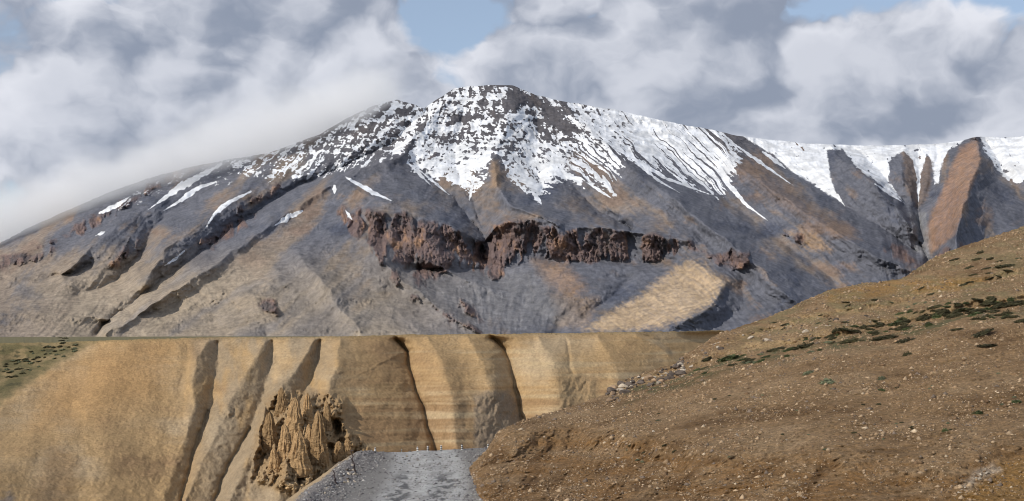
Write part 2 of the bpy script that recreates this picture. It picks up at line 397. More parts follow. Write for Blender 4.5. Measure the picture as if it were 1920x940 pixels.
    snow = area([(855, 150), (965, 150), (1050, 180), (1150, 195), (1340, 235), (1362, 262), (1392, 292), (1372, 335), (1352, 366), (1300, 345), (1230, 318), (1175, 303), (1160, 320), (1148, 368), (1105, 346),
                 (1040, 345), (1005, 375), (965, 335), (938, 305), (920, 305), (912, 335), (885, 366), (850, 345), (800, 330), (752, 298), (790, 245), (815, 195)], 1.0, 26)
    snow = np.maximum(snow, area([(590, 255), (745, 178), (810, 180), (830, 200), (790, 240), (755, 290), (690, 312), (600, 335), (490, 340), (440, 325), (430, 300), (500, 285)], 0.80, 12))
    snow = np.maximum(snow, area([(180, 400), (280, 335), (420, 295), (500, 290), (470, 340), (400, 350), (300, 375), (230, 400)], 0.52, 14))
    snow = np.maximum(snow, area([(1375, 245), (1540, 262), (1552, 290), (1556, 330), (1572, 376), (1530, 350), (1480, 318), (1450, 290), (1420, 272)], 1.0, 4))
    snow = np.maximum(snow, area([(1560, 262), (1690, 262), (1690, 285), (1668, 300), (1666, 340), (1694, 378), (1640, 340), (1605, 312), (1596, 300), (1580, 282)], 1.0, 4))
    snow = np.maximum(snow, area([(1360, 240), (1830, 245), (1800, 268), (1780, 282), (1768, 300), (1760, 345), (1752, 345), (1748, 300), (1738, 290), (1728, 320), (1722, 345), (1712, 300), (1694, 284), (1600, 282), (1500, 280)], 1.0, 4))
    snow = np.maximum(snow, area([(1836, 250), (2300, 230), (2300, 340), (1960, 330), (1900, 345), (1868, 318), (1846, 284)], 0.9, 9))
    # dark strata and crags showing through the snow
    zone = (0.75 + 0.25*sstep(420, 640, px))*sstep(1330, 1050, px); strata = strata + 0.25*sstep(560, 420, px)
    expo = 0.42*strata + 0.50*fbm(px/13, py/10, 4, 161, 0.6) + 0.55*fbm(s/9, dn/60, 4, 171)
    expo = expo + 0.35*fbm(px/5, py/3.5, 3, 163) + 0.30*crag2 + 0.12*gul + 0.6*fbm((s + 6*perlin(px/9, py/9, 3))/6, dn/34, 3, 166)*sstep(210, 300, py)
    snow = snow - zone*sstep(0.04, 0.46, expo - 0.04 + 0.16*sstep(330, 200, py)*sstep(1000, 940, np.abs(px - 980) + 860) + 0.16*sstep(800, 700, px))*0.95
    stripes = fbm(s/9.0, dn/110, 4, 181, 0.6)
    snow = snow - sstep(1000, 1120, px)*sstep(1420, 1330, px)*sstep(0.10, 0.42, stripes + 0.2*sstep(240, 340, py))*0.9
    snow = snow - sstep(1400, 1480, px)*sstep(0.22, 0.5, 0.7*fbm(px/10, py/8, 3, 191) + 0.6*fbm(s/8, dn/60, 4, 192))*0.7
    def crags(pts, soft=6):
        nonlocal snow
        d = poly_sd(px, py, pts) + 16*fbm(px/9, py/7, 4, 201, 0.65)
        snow = snow - sstep(-soft, soft, d)*0.8
    crags([(950, 168), (975, 166), (1000, 180), (1040, 205), (1030, 215), (985, 195), (960, 215), (948, 205)])
    crags([(840, 215), (880, 212), (905, 220), (870, 232), (845, 228)]); crags([(800, 250), (840, 255), (870, 270), (820, 265)])
    crags([(1010, 195), (1045, 205), (1080, 240), (1110, 250), (1060, 250), (1030, 235)])
    crags([(920, 300), (935, 298), (940, 350), (918, 352)], 3)
    for pts, w in [([(415, 308), (375, 330), (335, 352), (276, 395)], 5.5), ([(405, 341), (372, 352), (345, 372), (304, 397)], 4.0), ([(470, 359), (430, 380), (405, 398), (380, 436)], 3.6),
                   ([(566, 396), (540, 408), (512, 425)], 5.0), ([(648, 332), (672, 346), (700, 362), (738, 378)], 3.6), ([(628, 349), (627, 363)], 3.2), ([(346, 470), (330, 485), (303, 502)], 2.2),
                   ([(1330, 280), (1365, 345), (1400, 385), (1445, 418)], 3.6), ([(1080, 215), (1150, 275), (1250, 335), (1350, 372)], 3.4), ([(1430, 285), (1475, 318)], 3.5), ([(1365, 262), (1440, 315), (1490, 350)], 2.6),
                   ([(1555, 350), (1585, 388)], 3.2), ([(1640, 345), (1697, 382)], 2.6), ([(1722, 300), (1722, 385)], 3.0), ([(648, 395), (662, 415)], 2.6), ([(1000, 365), (1012, 378)], 3.0), ([(1130, 330), (1148, 355)], 3),
                   ([(186, 400), (215, 388), (245, 368)], 4), ([(885, 350), (879, 380)], 2.2), ([(1008, 368), (1016, 386)], 2.2), ([(765, 305), (812, 352)], 2.2), ([(785, 318), (850, 372)], 2.0), ([(1100, 342), (1150, 374)], 2.2), ([(960, 330), (985, 362)], 2.4), ([(1190, 305), (1240, 342), (1275, 362)], 2.2), ([(1250, 318), (1310, 362)], 2.0), ([(180, 442), (198, 434)], 2.4)]:
        w *= 1.5; d, _ = seg_dist(px, py, pts)
        L = np.hypot(pts[-1][0] - pts[0][0], pts[-1][1] - pts[0][1])
        e0 = np.hypot(px - pts[0][0], py - pts[0][1])/L; e1 = np.hypot(px - pts[-1][0], py - pts[-1][1])/L
        ww = w*np.clip(np.minimum(1.2*e0 + 0.25, 1.6*e1), 0, 1)*(1 + 0.9*fbm(px/11, py/11, 3, 211)) + 1.1*fbm(px/5, py/4, 2, 212)
        snow = np.maximum(snow, np.clip(0.5 + (ww - d)/2.6, 0, 1))
    # back of the mountain
    X, Yw, Z = world(px, py, Y)
    def back(dy, dz): return X[:1]*(1 + dy/Yw[:1]), Yw[:1] + dy, Z[:1] - dz
    parts = [back(2600, 1500), back(900, 420), back(220, 60), (X, Yw, Z)]
    X = np.concatenate([p[0] for p in parts]); Yw = np.concatenate([p[1] for p in parts]); Z = np.concatenate([p[2] for p in parts])
    col = np.concatenate([col[:1]]*3 + [col]); snow = np.concatenate([snow[:1]]*3 + [snow])
    return grid_mesh('mountain', X, Yw, Z, {'Col': np.clip(col, 0.02, 0.9), 'snow': snow}, mountain_mat())
build_mountain()
# ---------------------------------------------------------------- plateau with its eroded bluffs
RIM = [(-700, 648, 560), (0, 644, 560), (150, 641, 555), (200, 638, 550), (400, 633, 560), (640, 631, 560), (740, 628, 575), (920, 626, 590), (1185, 623, 620), (1360, 620, 680), (1700, 618, 760), (2600, 618, 800)]
B_LINES = [
    [(-700, 650, 0), (150, 644, 0), (400, 636, 0), (640, 633, 0), (740, 630, 0), (920, 628, 0), (1185, 625, 0)],
    # the near spur on the left: its sandy crest comes towards us as it falls
    [(190, 642, 0), (140, 672, -4), (60, 725, -9), (0, 768, -12), (-120, 850, -14), (-300, 950, -14)],
    [(-20, 700, 4), (-300, 740, 6)], [(100, 655, 2), (20, 680, 4)],
    [(250, 640, 0), (200, 720, -5), (130, 820, -7), (60, 940, -8), (20, 1100, -8)],
    [(320, 640, 0), (290, 740, -4), (240, 850, -6), (200, 1000, -6)], [(150, 700, -4), (60, 820, -8), (0, 900, -10), (-60, 1000, -10)],
    [(350, 650, 1), (335, 740, -4), (300, 830, -6), (270, 940, -7)],
    # ribs and gullies
    [(391, 640, -5), (369, 669, -9), (362, 712, -11), (364, 763, -9), (335, 850, -8), (300, 940, -9)],
    [(407, 645, 6), (411, 680, 9), (400, 720, 9), (388, 772, 7), (362, 850, 2), (338, 940, -1)],
    [(497, 640, -5), (474, 680, -9), (445, 727, -11), (427, 766, -11), (400, 830, -10), (365, 900, -9), (340, 960, -9)],
    [(511, 640, 6), (506, 687, 8), (490, 752, 7), (468, 805, 4), (430, 870, 1), (400, 940, 0)],
    [(590, 637, -4), (564, 683, -9), (525, 730, -12), (505, 765, -15), (470, 850, -18), (430, 940, -18)],
    [(601, 640, 7), (593, 672, 9), (577, 720, 8), (560, 745, 2)],
    [(638, 636, -6), (632, 690, -12), (616, 715, -14), (622, 760, -13), (655, 820, -12), (690, 860, -10)],
    [(741, 634, 7), (763, 660, 12), (772, 700, 14), (780, 735, 15), (800, 790, 16), (816, 850, 16), (830, 1000, 15)],
    [(800, 632, -3), (830, 680, -8), (850, 760, -9), (860, 860, -8)],
    [(880, 632, -4), (910, 690, -5), (920, 735, -4)],
    [(920, 631, 8), (948, 656, 12), (960, 700, 15), (970, 740, 17), (980, 790, 17), (990, 900, 16)],
    [(1010, 630, -3), (1040, 680, -9), (1050, 760, -9)],
    [(1120, 628, -4), (1150, 680, -8), (1170, 760, -9)],
    [(1185, 626, -5), (1222, 643, -7), (1258, 668, -8), (1300, 700, -8)],
    [(1200, 625, 1), (1235, 640, 2), (1280, 668, 2), (1330, 700, 2)],
    [(1290, 624, 6), (1350, 640, 8), (1500, 700, 8)],
    [(575, 765, -24), (565, 820, -26), (545, 880, -24), (520, 940, -20)],
    [(630, 790, 6), (636, 830, 8), (640, 870, 2)],
]
def build_bluffs():
    cols = np.arange(-640, 2000, 1.5); cols = cols[cols < 1500]
    rimp = sinterp(cols, RIM); rimY = sinterp(cols, RIM, 2)
    q0 = (HZ - rimp)/FPX
    rimp = rimp + 2.2*fbm(cols/60, cols*0, 5, 5, 0.6) + 0.8*perlin(cols/6, cols*0, 6)
    NR = 300
    v = np.linspace(0, 1, NR)
    px = np.repeat(cols[None, :], NR, 0); py = rimp[None, :] + (v[:, None]**1.05)*(1080 - rimp[None, :])
    Q = (HZ - py)/FPX
    m = interp(px, [(-640, 0.5), (0, 0.55), (300, 0.62), (1500, 0.64)])
    Yr = rimY[None, :]
    Y = Yr*(m - q0[None, :])/(m - Q)
    ux = px + 7*fbm(px/40, py/40, 4, 9); uy = py + 5*fbm(px/40, py/40, 3, 10)
    off = interp(px, [(0, 0.7), (330, 0.55), (640, 0.62), (760, 0.8), (1500, 0.8)])*shepard(ux, uy, B_LINES, 1.8, 1.5)
    deep = sstep(0, 9, py - rimp[None, :])
    soft = fbm(px/70, py/70, 4, 12)
    fall = 0.5*fbm((px + 0.25*(py - 640)*sstep(700, 300, px) + 8*fbm(px/30, py/30, 3, 23))/22, py/90, 4, 22) + 0.6*fbm(px/13, py/10, 4, 24)
    lay = fbm(px/300, py/9, 4, 32)
    # crags low on the ribs
    H1 = [(478, 820), (500, 745), (530, 728), (575, 738), (612, 735), (645, 748), (648, 800), (690, 840), (660, 868), (600, 905), (560, 930), (470, 900), (478, 870)]
    H2 = [(395, 770), (420, 758), (448, 762), (450, 782), (400, 785)]
    H3 = [(888, 740), (915, 732), (958, 735), (975, 780), (975, 845), (890, 845)]
    H4 = [(1050, 715), (1085, 703), (1118, 712), (1120, 760), (1048, 765)]
    hd = np.maximum.reduce([poly_sd(px, py, H1), poly_sd(px, py, H2), poly_sd(px, py, H3) - 4, poly_sd(px, py, H4) - 4]) + 7*fbm(px/16, py/16, 3, 42)
    hm = sstep(-6, 6, hd)
    h1 = sstep(-8, 8, poly_sd(px, py, H1) + 6*fbm(px/14, py/14, 3, 43))
    pw = px + 7*fbm(px/22, py/26, 3, 53) + 0.25*(py - 800)
    pin = 0.8*fbm(pw/44, py/90, 2, 52, 0.5, True) + 0.5*fbm(pw/17, py/48, 4, 54, 0.55) + 0.35*fbm(px/9, py/9, 3, 55)
    pin2 = fbm(pw/10, py/17, 4, 62, 0.55)
    dents = fbm((px + 0.4*py)/40, (py - 0.3*px)/34, 4, 72, 0.6, True)*sstep(240, 420, px + 0.3*(py - 640))
    rough = sstep(690, 800, py)*sstep(760, 500, px)
    off = off*deep - 45*sstep(380, -150, px)*sstep(640, 900, py) + 1.6*soft*deep + 0.55*fall*deep + 0.55*lay*deep*sstep(300, 640, px) - rough*0.9*dents - hm*(1.6*pin + 1.3*pin2) - h1*(9.0*pin + 1.4*pin2)
    for ln, w_ in [(B_LINES[-1], 0), ([(741, 632), (763, 660), (772, 700), (780, 735), (800, 790), (816, 850), (830, 1000)], 4.0), ([(920, 629), (948, 656), (960, 700), (970, 740), (980, 790), (990, 900)], 3.5), ([(1060, 640), (1075, 700)], 1.0),
                   ([(180, 640), (110, 700), (40, 760)], 0), ([(388, 772), (362, 850), (338, 940)], 2.0), ([(468, 805), (430, 870), (400, 940)], 2.2)]:
        if w_: off = off + w_*np.exp(-(seg_dist(ux, uy, [q[:2] for q in ln])[0]/3.6)**2)*deep
    Y = Y + off
    # ---------- colour
    col = np.zeros(px.shape + (3,)) + np.array([0.365, 0.245, 0.125])
    big = fbm(px/160, py/110, 4, 82); st = fbm(px/420, (py + 0.02*px)/13, 4, 92)
    col = lerp3(col, (0.40, 0.298, 0.185), sstep(-0.1, 0.5, big + 0.3*st))
    col = lerp3(col, (0.275, 0.178, 0.095), sstep(0.1, 0.55, -big + 0.35*st))
    grey = sstep(300, 420, px)*sstep(700, 560, px)
    col = lerp3(col, (0.27, 0.215, 0.15), 0.75*grey*sstep(-0.4, 0.3, fbm(px/30, py/60, 4, 102) + 0.35*sstep(700, 860, py)))
    strat = sstep(610, 680, px)
    col = lerp3(col, (0.42, 0.32, 0.19), 0.55*strat*sstep(0.12, 0.4, st))
    col = lerp3(col, (0.25, 0.155, 0.08), 0.75*strat*sstep(-0.1, 0.35, -st + 0.25*sstep(700, 840, py))*sstep(640, 740, py))
    def patch(pts, c, soft_, amt=1.0, nz=6):
        nonlocal col
        d = poly_sd(px, py, pts) + nz*fbm(px/14, py/10, 3, 112)
        col = lerp3(col, c, amt*sstep(-soft_, soft_, d))
    patch(H1, (0.30, 0.20, 0.105), 12, 0.7); patch(H3, (0.20, 0.16, 0.12), 6, 0.75); patch(H4, (0.29, 0.205, 0.115), 6, 0.7)
    patch([(90, 700), (220, 650), (330, 640), (300, 740), (160, 790), (60, 800)], (0.36, 0.22, 0.10), 40, 0.8, 14)
    patch([(130, 940), (150, 860), (100, 830), (60, 920), (40, 980)], (0.27, 0.17, 0.085), 14, 0.6, 14)
    patch([(-20, 960), (20, 920), (30, 960)], (0.16, 0.15, 0.15), 10, 0.7, 10)
    col = col*(1 + 0.13*fbm(px/7, py/5, 4, 173, 0.6))[..., None]
    # grass and low scrub on the slope behind the left spur
    ridge = [(195, 640), (140, 672), (60, 725), (0, 768), (-120, 850), (-300, 950), (-700, 1000), (-700, 600), (195, 600)]
    gd = poly_sd(px, py, ridge) - 10 + 9*fbm(px/18, py/10, 4, 122)
    gr = sstep(-4, 14, gd)
    col = lerp3(col, (0.19, 0.145, 0.075), 0.9*sstep(-12, 4, gd))
    veg = sstep(-0.05, 0.3, fbm(px/45, py/14, 4, 132) + 0.18)
    col = lerp3(col, (0.10, 0.088, 0.042), gr*veg*0.85)
    col = lerp3(col, (0.06, 0.056, 0.03), gr*sstep(0.15, 0.4, fbm(px/22, py/9, 4, 142))*0.85)
    col = lerp3(col, (0.22, 0.165, 0.08), sstep(6, 0, py - rimp[None, :])*0.6)
    spot = fbm(px/4, py/2.2, 2, 152)
    col = lerp3(col, (0.10, 0.065, 0.035), sstep(0.42, 0.6, spot)*sstep(7, 1, py - rimp[None, :])*0.9)
    X, Yw, Z = world(px, py, Y)
    # plateau top running back from the rim
    tops = []
    for dy in (6000, 2500, 900, 300, 80, 20):
        k = 1 + dy/Yw[:1]; tops.append((X[:1]*k, Yw[:1] + dy, Z[:1] - 0.02*min(dy, 80)))
    parts = tops + [(X, Yw, Z)]
    X = np.concatenate([p[0] for p in parts]); Yw = np.concatenate([p[1] for p in parts]); Z = np.concatenate([p[2] for p in parts])
    tc = np.zeros(col[:1].shape) + np.array([0.15, 0.13, 0.07])
    col = np.concatenate([tc]*5 + [lerp3(tc, (0.3, 0.22, 0.11), np.full(tc.shape[:2], 0.6))] + [col])
    m = ground_mat('sandy_bluff', 0.9, 0.26, 0.6, 0.6)
    return grid_mesh('plateau', X, Yw, Z, {'Col': np.clip(col, 0.02, 0.9)}, m)
build_bluffs()
def build_plain():
    a = np.linspace(-75, 75, 90)*math.pi/180; r = np.array([3500, 5000, 8000, 12000, 30000, 70000.0])
    A, R = np.meshgrid(a, r)
    X = R*np.sin(A); Y = R*np.cos(A); Z = np.full(X.shape, -9.0)
    col = np.zeros(X.shape + (3,)) + np.array([0.13, 0.115, 0.07])
    grid_mesh('plain', X, Y, Z, {'Col': col}, ground_mat('plain_earth', 0.05, 0.2, 0.05, 1.0))
    # gorge floor below the bluffs
    X, Y = np.meshgrid(np.linspace(-700, 700, 60), np.linspace(-300, 640, 50))
    col = np.zeros(X.shape + (3,)) + np.array([0.30, 0.22, 0.13])
    grid_mesh('gorge_floor', X, Y, -84 + 3*fbm(X/90, Y/90, 4, 2), {'Col': col}, ground_mat('gorge_sand', 0.5, 0.2, 0.4, 0.6))
build_plain()

# ---------------------------------------------------------------- road
ROAD_Z = -14.0
def road_profile(Y): return np.where(Y < 112, -1.9 + (ROAD_Z + 1.9)*np.clip(Y, -20, 112)/112, ROAD_Z)
ROAD_END = lambda X: 166.5 + (X + 18.5)*0.62            # outer rim of the bend
def build_road():
    xs = np.concatenate([[-75, -55, -38, -28, -23, -20.5, -19.2], np.arange(-18.4, 22, 0.16)])
    ys = np.concatenate([np.arange(-20, 96, 4.0), np.arange(96, 164, 0.3), np.linspace(164, 165, 6)])
    X, U = np.meshgrid(xs, ys)
    Y = np.where(U > 140, 140 + (U - 140)/25.0*(ROAD_END(np.clip(X, -19, 30)) - 140), U)
    n = fbm(X/1.6, Y/2.6, 4, 3); edge = -18.0 + 1.6*fbm(Y/6, Y*0, 4, 7, 0.6)
    Z = road_profile(Y) + 0.05*n
    # ruts and gravel windrows
    cxl = -8.0 - 0.020*(Y - 119) - 0.0012*np.clip(Y - 130, 0, 60)**2
    tr = np.abs(X - cxl)
    Z = Z - 0.05*np.exp(-((tr - 1.9)/0.7)**2) + 0.05*np.exp(-(tr/0.7)**2)
    Z = Z - np.clip(X - 1, 0, 99)*0.8*sstep(148, 140, Y)
    sh = sstep(-14.0, -16.5, X)
    Z = Z + sh*0.35*(0.5 + fbm(X/1.1, Y/1.6, 4, 13)) + 0.25*np.exp(-((X + 17.3)/0.7)**2)
    Z = np.where(X < edge, Z - (edge - X)*0.72, Z)
    dust = np.exp(-(np.clip(tr - 2.8, 0, 99)/1.0)**2)
    col = np.zeros(X.shape + (3,)) + np.array([0.175, 0.165, 0.155])
    mott = fbm(X/1.2, Y/6, 4, 23)
    col = lerp3(col, (0.36, 0.355, 0.345), dust*(0.75 + 0.6*mott))
    col = lerp3(col, (0.42, 0.415, 0.40), 0.6*np.exp(-(tr/0.9)**2)*sstep(-0.3, 0.3, mott) + 0.5*np.exp(-((tr - 3.6)/0.8)**2)*(X > cxl))
    dark = sstep(0.02, 0.16, fbm(X/1.5, Y/4.5, 5, 33, 0.65) + 0.06)*np.exp(-((tr - 1.9)/1.2)**4)*sstep(150, 136, Y)
    col = lerp3(col, (0.07, 0.068, 0.07), dark*0.9)
    col = lerp3(col, (0.16, 0.145, 0.14), sh*0.8)
    col = lerp3(col, (0.30, 0.22, 0.13), sstep(-18.2, -20, X + 0.6*n)*0.9)
    col = lerp3(col, (0.26, 0.23, 0.19), sstep(-4.2, -2.5, X + n)*0.8*sstep(150, 140, Y))
    ends = [(X[-1:]*1.0, Y[-1:] + d, Z[-1:] - h) for d, h in ((0.6, 0.5), (4, 4.5), (30, 34), (60, 68))]
    X = np.concatenate([X] + [e[0] for e in ends]); Y = np.concatenate([Y] + [e[1] for e in ends]); Z = np.concatenate([Z] + [e[2] for e in ends])
    col = np.concatenate([col] + [col[-1:]]*4)
    return grid_mesh('road', X, Y, Z, {'Col': np.clip(col, 0.02, 0.9)}, ground_mat('gravel_road', 6.0, 0.30, 9.0, 0.05, 0.9))
road = build_road()

# ---------------------------------------------------------------- the stony hill on the right
H_TOP = [(850, 915, 148), (872, 885, 148.5), (895, 862, 149), (912, 845, 149.5), (924, 826, 150), (933, 810, 151), (950, 800, 155), (1000, 782, 165), (1060, 766, 174), (1130, 742, 182), (1160, 718, 186), (1200, 702, 190),
         (1270, 680, 196), (1290, 662, 198), (1345, 628, 204), (1420, 602, 208), (1470, 582, 211), (1550, 546, 214), (1620, 531, 218), (1690, 524, 220), (1740, 490, 224), (1780, 472, 226), (1850, 448, 232), (1920, 424, 238), (2100, 370, 250), (2500, 300, 265)]
H_BOT = [(850, 84), (960, 83), (1100, 80), (1300, 77), (1600, 75), (1920, 74), (2500, 72)]
def hill_surface(px, py):
    """distance of the hillside along a sight line"""
    yt = interp(px, H_TOP); Yt = sinterp(px, H_TOP, 2, 45); Yb = sinterp(px, H_BOT, 1, 45); yt0 = yt; yt = sinterp(px, H_TOP, 1, 30)
    qt = (HZ - yt)/FPX; zt = qt*Yt; zb = (HZ - 1120)/FPX*Yb
    m = (zt - zb)/(Yt - Yb)
    Q = (HZ - py)/FPX
    Y = (zb - m*Yb)/(Q - m)
    top = sstep(0, 14, py - yt0)
    # the bank above the road, and the benches
    cut = sinterp(px, [(850, 900), (933, 812), (1000, 800), (1100, 795), (1200, 812), (1350, 842), (1500, 842), (1700, 862), (1800, 850), (1920, 835), (2500, 800)])
    d = py - cut + 12*fbm(px/60, py/60, 4, 8)
    off = (-5.0*sstep(-80, 0, d) + 12.0*sstep(-4, 56, d) - 7.0*sstep(60, 190, d))*sstep(905, 960, px)*(0.3 + 0.7*sstep(1450, 1100, px))
    led = sinterp(px, [(900, 790), (1140, 735), (1290, 690), (1400, 655), (1600, 622), (1800, 580), (1920, 560), (2500, 480)])
    d2 = py - led + 12*fbm(px/60, py/30, 4, 18)
    off = off + top*(5.0*sstep(-14, 6, d2) - 4.6*sstep(6, 44, d2))*sstep(1100, 1180, px)
    led2 = sinterp(px, [(1300, 660), (1500, 600), (1650, 575), (1760, 540), (1920, 510), (2500, 450)])
    d3 = py - led2 + 11*fbm(px/50, py/30, 4, 28)
    off = off + top*(4.6*sstep(-11, 5, d3) - 4.2*sstep(5, 34, d3))*sstep(1300, 1400, px)
    return Y + off*0.8, d, d2, d3, top
def build_hill():
    cols = np.arange(850, 2450, 1.7); NR = 330
    yt = interp(cols, H_TOP); yt = yt + 3.6*fbm(cols/30, cols*0, 5, 4, 0.6)*sstep(930, 1000, cols) + 1.2*perlin(cols/5, cols*0, 6)
    v = np.linspace(0, 1, NR)
    px = np.repeat(cols[None, :], NR, 0); py = yt[None, :] + v[:, None]*(1120 - yt[None, :])
    Y, d, d2, d3, top = hill_surface(px, py)
    X0, Y0, Z0 = world(px, py, Y)
    lump = fbm(X0/9, Y0/9, 4, 14); peb = fbm(X0/0.9, Y0/0.9, 4, 24); rill = fbm((px + 0.8*(py - 800) + 14*fbm(px/40, py/40, 3, 35))/38, py/120, 4, 34, 0.6)
    bank = sstep(-4, 20, d)*sstep(905, 940, px)*sstep(1500, 1150, px)
    sc2 = sstep(-18, -4, d2)*sstep(16, 2, d2)*sstep(1120, 1180, px); sc3 = sstep(-14, -3, d3)*sstep(12, 2, d3)*sstep(1320, 1400, px)
    Y = Y + top*(1.6*lump) + 0.6*peb + 0.25*fbm(X0/0.35, Y0/0.5, 2, 25) - bank*1.7*rill - (sc2 + sc3)*1.1*fbm(px/17, py/12, 4, 44, 0.6)
    # colour
    col = np.zeros(px.shape + (3,)) + np.array([0.275, 0.182, 0.100])
    a = fbm(X0/14, Y0/14, 4, 54); b = fbm(X0/3, Y0/4, 4, 64); c = fbm(px/90, py/18, 4, 74)
    col = lerp3(col, (0.33, 0.232, 0.138), sstep(-0.05, 0.45, a + 0.4*b))
    col = lerp3(col, (0.175, 0.108, 0.054), sstep(0.0, 0.5, -a + 0.5*c + 0.4*b))
    low = sstep(-10, 40, d)
    col = lerp3(col, (0.245, 0.137, 0.055), 0.8*low*sstep(-0.45, 0.25, c + 0.3*b))
    col = lerp3(col, (0.13, 0.070, 0.028), 0.8*low*sstep(0.05, 0.45, fbm((px + 0.8*py)/60, py/50, 4, 84)))
    col = lerp3(col, (0.30, 0.18, 0.065), 0.7*sstep(-12, 12, poly_sd(px, py, [(1780, 940), (1850, 880), (1940, 850), (2000, 1000), (1800, 1000)]) + 12*b))
    col = lerp3(col, (0.40, 0.285, 0.155), 0.9*np.clip(sc2 + sc3, 0, 1)*sstep(-0.45, 0.15, b + a))
    col = lerp3(col, (0.33, 0.20, 0.075), 0.9*sstep(-6, 6, poly_sd(px, py, [(1540, 552), (1620, 533), (1690, 527), (1770, 520), (1850, 525), (1800, 545), (1690, 548), (1560, 572)]) + 6*b))
    col = lerp3(col, (0.47, 0.40, 0.33), 0.7*sstep(-7, 7, poly_sd(px, py, [(1800, 915), (1825, 885), (1860, 872), (1875, 882), (1840, 900), (1815, 918)]) + 9*b))
    col = col*(1 + 0.35*fbm(X0/0.8, Y0/1.3, 4, 174, 0.65) + 0.18*fbm(px/40, py/9, 3, 175))[..., None]
    col = col*np.array([0.90, 0.865, 0.82])
    # thin turf on the benches
    tb = sstep(2, 10, d2)*sstep(44, 20, d2)*sstep(1130, 1200, px)
    col = lerp3(col, (0.105, 0.10, 0.048), 0.9*tb*sstep(-0.15, 0.3, b + 0.5*c))
    up = sstep(10, -25, d2)*sstep(1330, 1450, px)
    col = lerp3(col, (0.21, 0.17, 0.085), 0.75*up*sstep(-0.2, 0.3, fbm(px/60, py/10, 4, 94)))
    X, Yw, Z = world(px, py, Y)
    def back(dy, dz): return X[:1]*(1 + dy/Yw[:1]), Yw[:1] + dy, Z[:1] - dz
    parts = [back(90, 75), back(30, 14), back(8, 1.2), (X, Yw, Z)]
    X = np.concatenate([p[0] for p in parts]); Yw = np.concatenate([p[1] for p in parts]); Z = np.concatenate([p[2] for p in parts])
    col = np.concatenate([col[:1]]*3 + [col])
    hill = grid_mesh('hillside', X, Yw, Z, {'Col': np.clip(col, 0.02, 0.9)}, ground_mat('stony_soil', 2.6, 0.60, 3.0, 0.5, 0.95, (5.5, 0.70, (0.42, 0.35, 0.27))))
    return hill
hill = build_hill()
# ---------------------------------------------------------------- things standing on the ground
bpy.context.view_layer.update()
rng = np.random.RandomState(11); rnd = random.Random(4)
plateau = bpy.data.objects['plateau']
def hit(o, px, py):
    """where the sight line through a photo position meets the ground"""
    d = Vector(((px - CX)/FPX, 1.0, (HZ - py)/FPX)).normalized()
    ok, loc, nor, _ = o.ray_cast(Vector((0, 0, 0)), d, distance=3000)
    return (loc, nor) if ok else (None, None)
def tag(o, label, cat, group=None):
    o['label'] = label; o['category'] = cat
    if group: o['group'] = group
    return o
def plain_mat(name, col, rough=0.85, var=0.25, scale=6.0, bump=0.03):
    m = bpy.data.materials.new(name); m.use_nodes = True; t = NT(m.node_tree)
    tc = t.node('ShaderNodeTexCoord').outputs['Object']; rn = t.node('ShaderNodeObjectInfo').outputs['Random']
    n = t.noise(tc, scale, 5, 0.65)
    k = t.math('MULTIPLY', t.ramp(n, 0.25, 0.75, 1 - var, 1 + var, False), t.ramp(rn, 0, 1, 0.72, 1.28, False))
    kc = t.node('ShaderNodeCombineColor')
    for i in range(3): t.put(kc.inputs[i], k)
    b = t.node('ShaderNodeBsdfPrincipled'); t.put(b.inputs['Base Color'], t.mix(1.0, tuple(col) + (1,), kc.outputs[0], 'MULTIPLY'))
    b.inputs['Roughness'].default_value = rough; b.inputs['Specular IOR Level'].default_value = 0.2
    if bump:
        bp = t.node('ShaderNodeBump'); bp.inputs['Distance'].default_value = bump; t.put(bp.inputs['Height'], t.noise(tc, scale*2.5, 5, 0.7)); t.l.new(bp.outputs[0], b.inputs['Normal'])
    o = t.node('ShaderNodeOutputMaterial'); t.l.new(b.outputs[0], o.inputs[0]); return m
def mesh_obj(name, me, parent=None):
    o = bpy.data.objects.new(name, me); C.objects.link(o)
    if parent: o.parent = parent
    return o

# ---- loose stones: far too many to count
OCT = np.array([(1, 0, 0), (-1, 0, 0), (0, 1, 0), (0, -1, 0), (0, 0, 1), (0, 0, -1)], float)
OF = np.array([(0, 2, 4), (2, 1, 4), (1, 3, 4), (3, 0, 4), (2, 0, 5), (1, 2, 5), (3, 1, 5), (0, 3, 5)])
def stones(name, pts, sizes, cols, label, kindlabel):
    n = len(pts)
    v = OCT[None]*(0.6 + 0.8*rng.rand(n, 6, 1)) + 0.35*(rng.rand(n, 6, 3) - 0.5)
    a = rng.rand(n)*6.28; ca, sa = np.cos(a), np.sin(a)
    x = v[..., 0]*ca[:, None] - v[..., 1]*sa[:, None]; y = v[..., 0]*sa[:, None] + v[..., 1]*ca[:, None]
    v = np.stack([x, y, v[..., 2]*(0.5 + 0.4*rng.rand(n, 1))], -1)*sizes[:, None, None]*0.5 + pts[:, None, :]
    f = (OF[None] + (np.arange(n)*6)[:, None, None]).reshape(-1, 3).astype(np.int32)
    me = bpy.data.meshes.new(name)
    me.vertices.add(n*6); me.vertices.foreach_set('co', v.reshape(-1).astype(np.float32))
    me.loops.add(f.size); me.loops.foreach_set('vertex_index', f.ravel())
    me.polygons.add(len(f)); me.polygons.foreach_set('loop_start', np.arange(0, f.size, 3, dtype=np.int32)); me.update(calc_edges=True)
    c = np.ones((n, 6, 4), np.float32); c[..., :3] = cols[:, None, :]
    at_ = me.attributes.new('Col', 'FLOAT_COLOR', 'POINT'); at_.data.foreach_set('color', c.ravel())
    me.materials.append(ground_mat(name + '_surface', 9.0, 0.2, 14.0, 0.02))
    o = mesh_obj(name, me); o['kind'] = 'stuff'; o['label'] = label; o['category'] = kindlabel
    return o
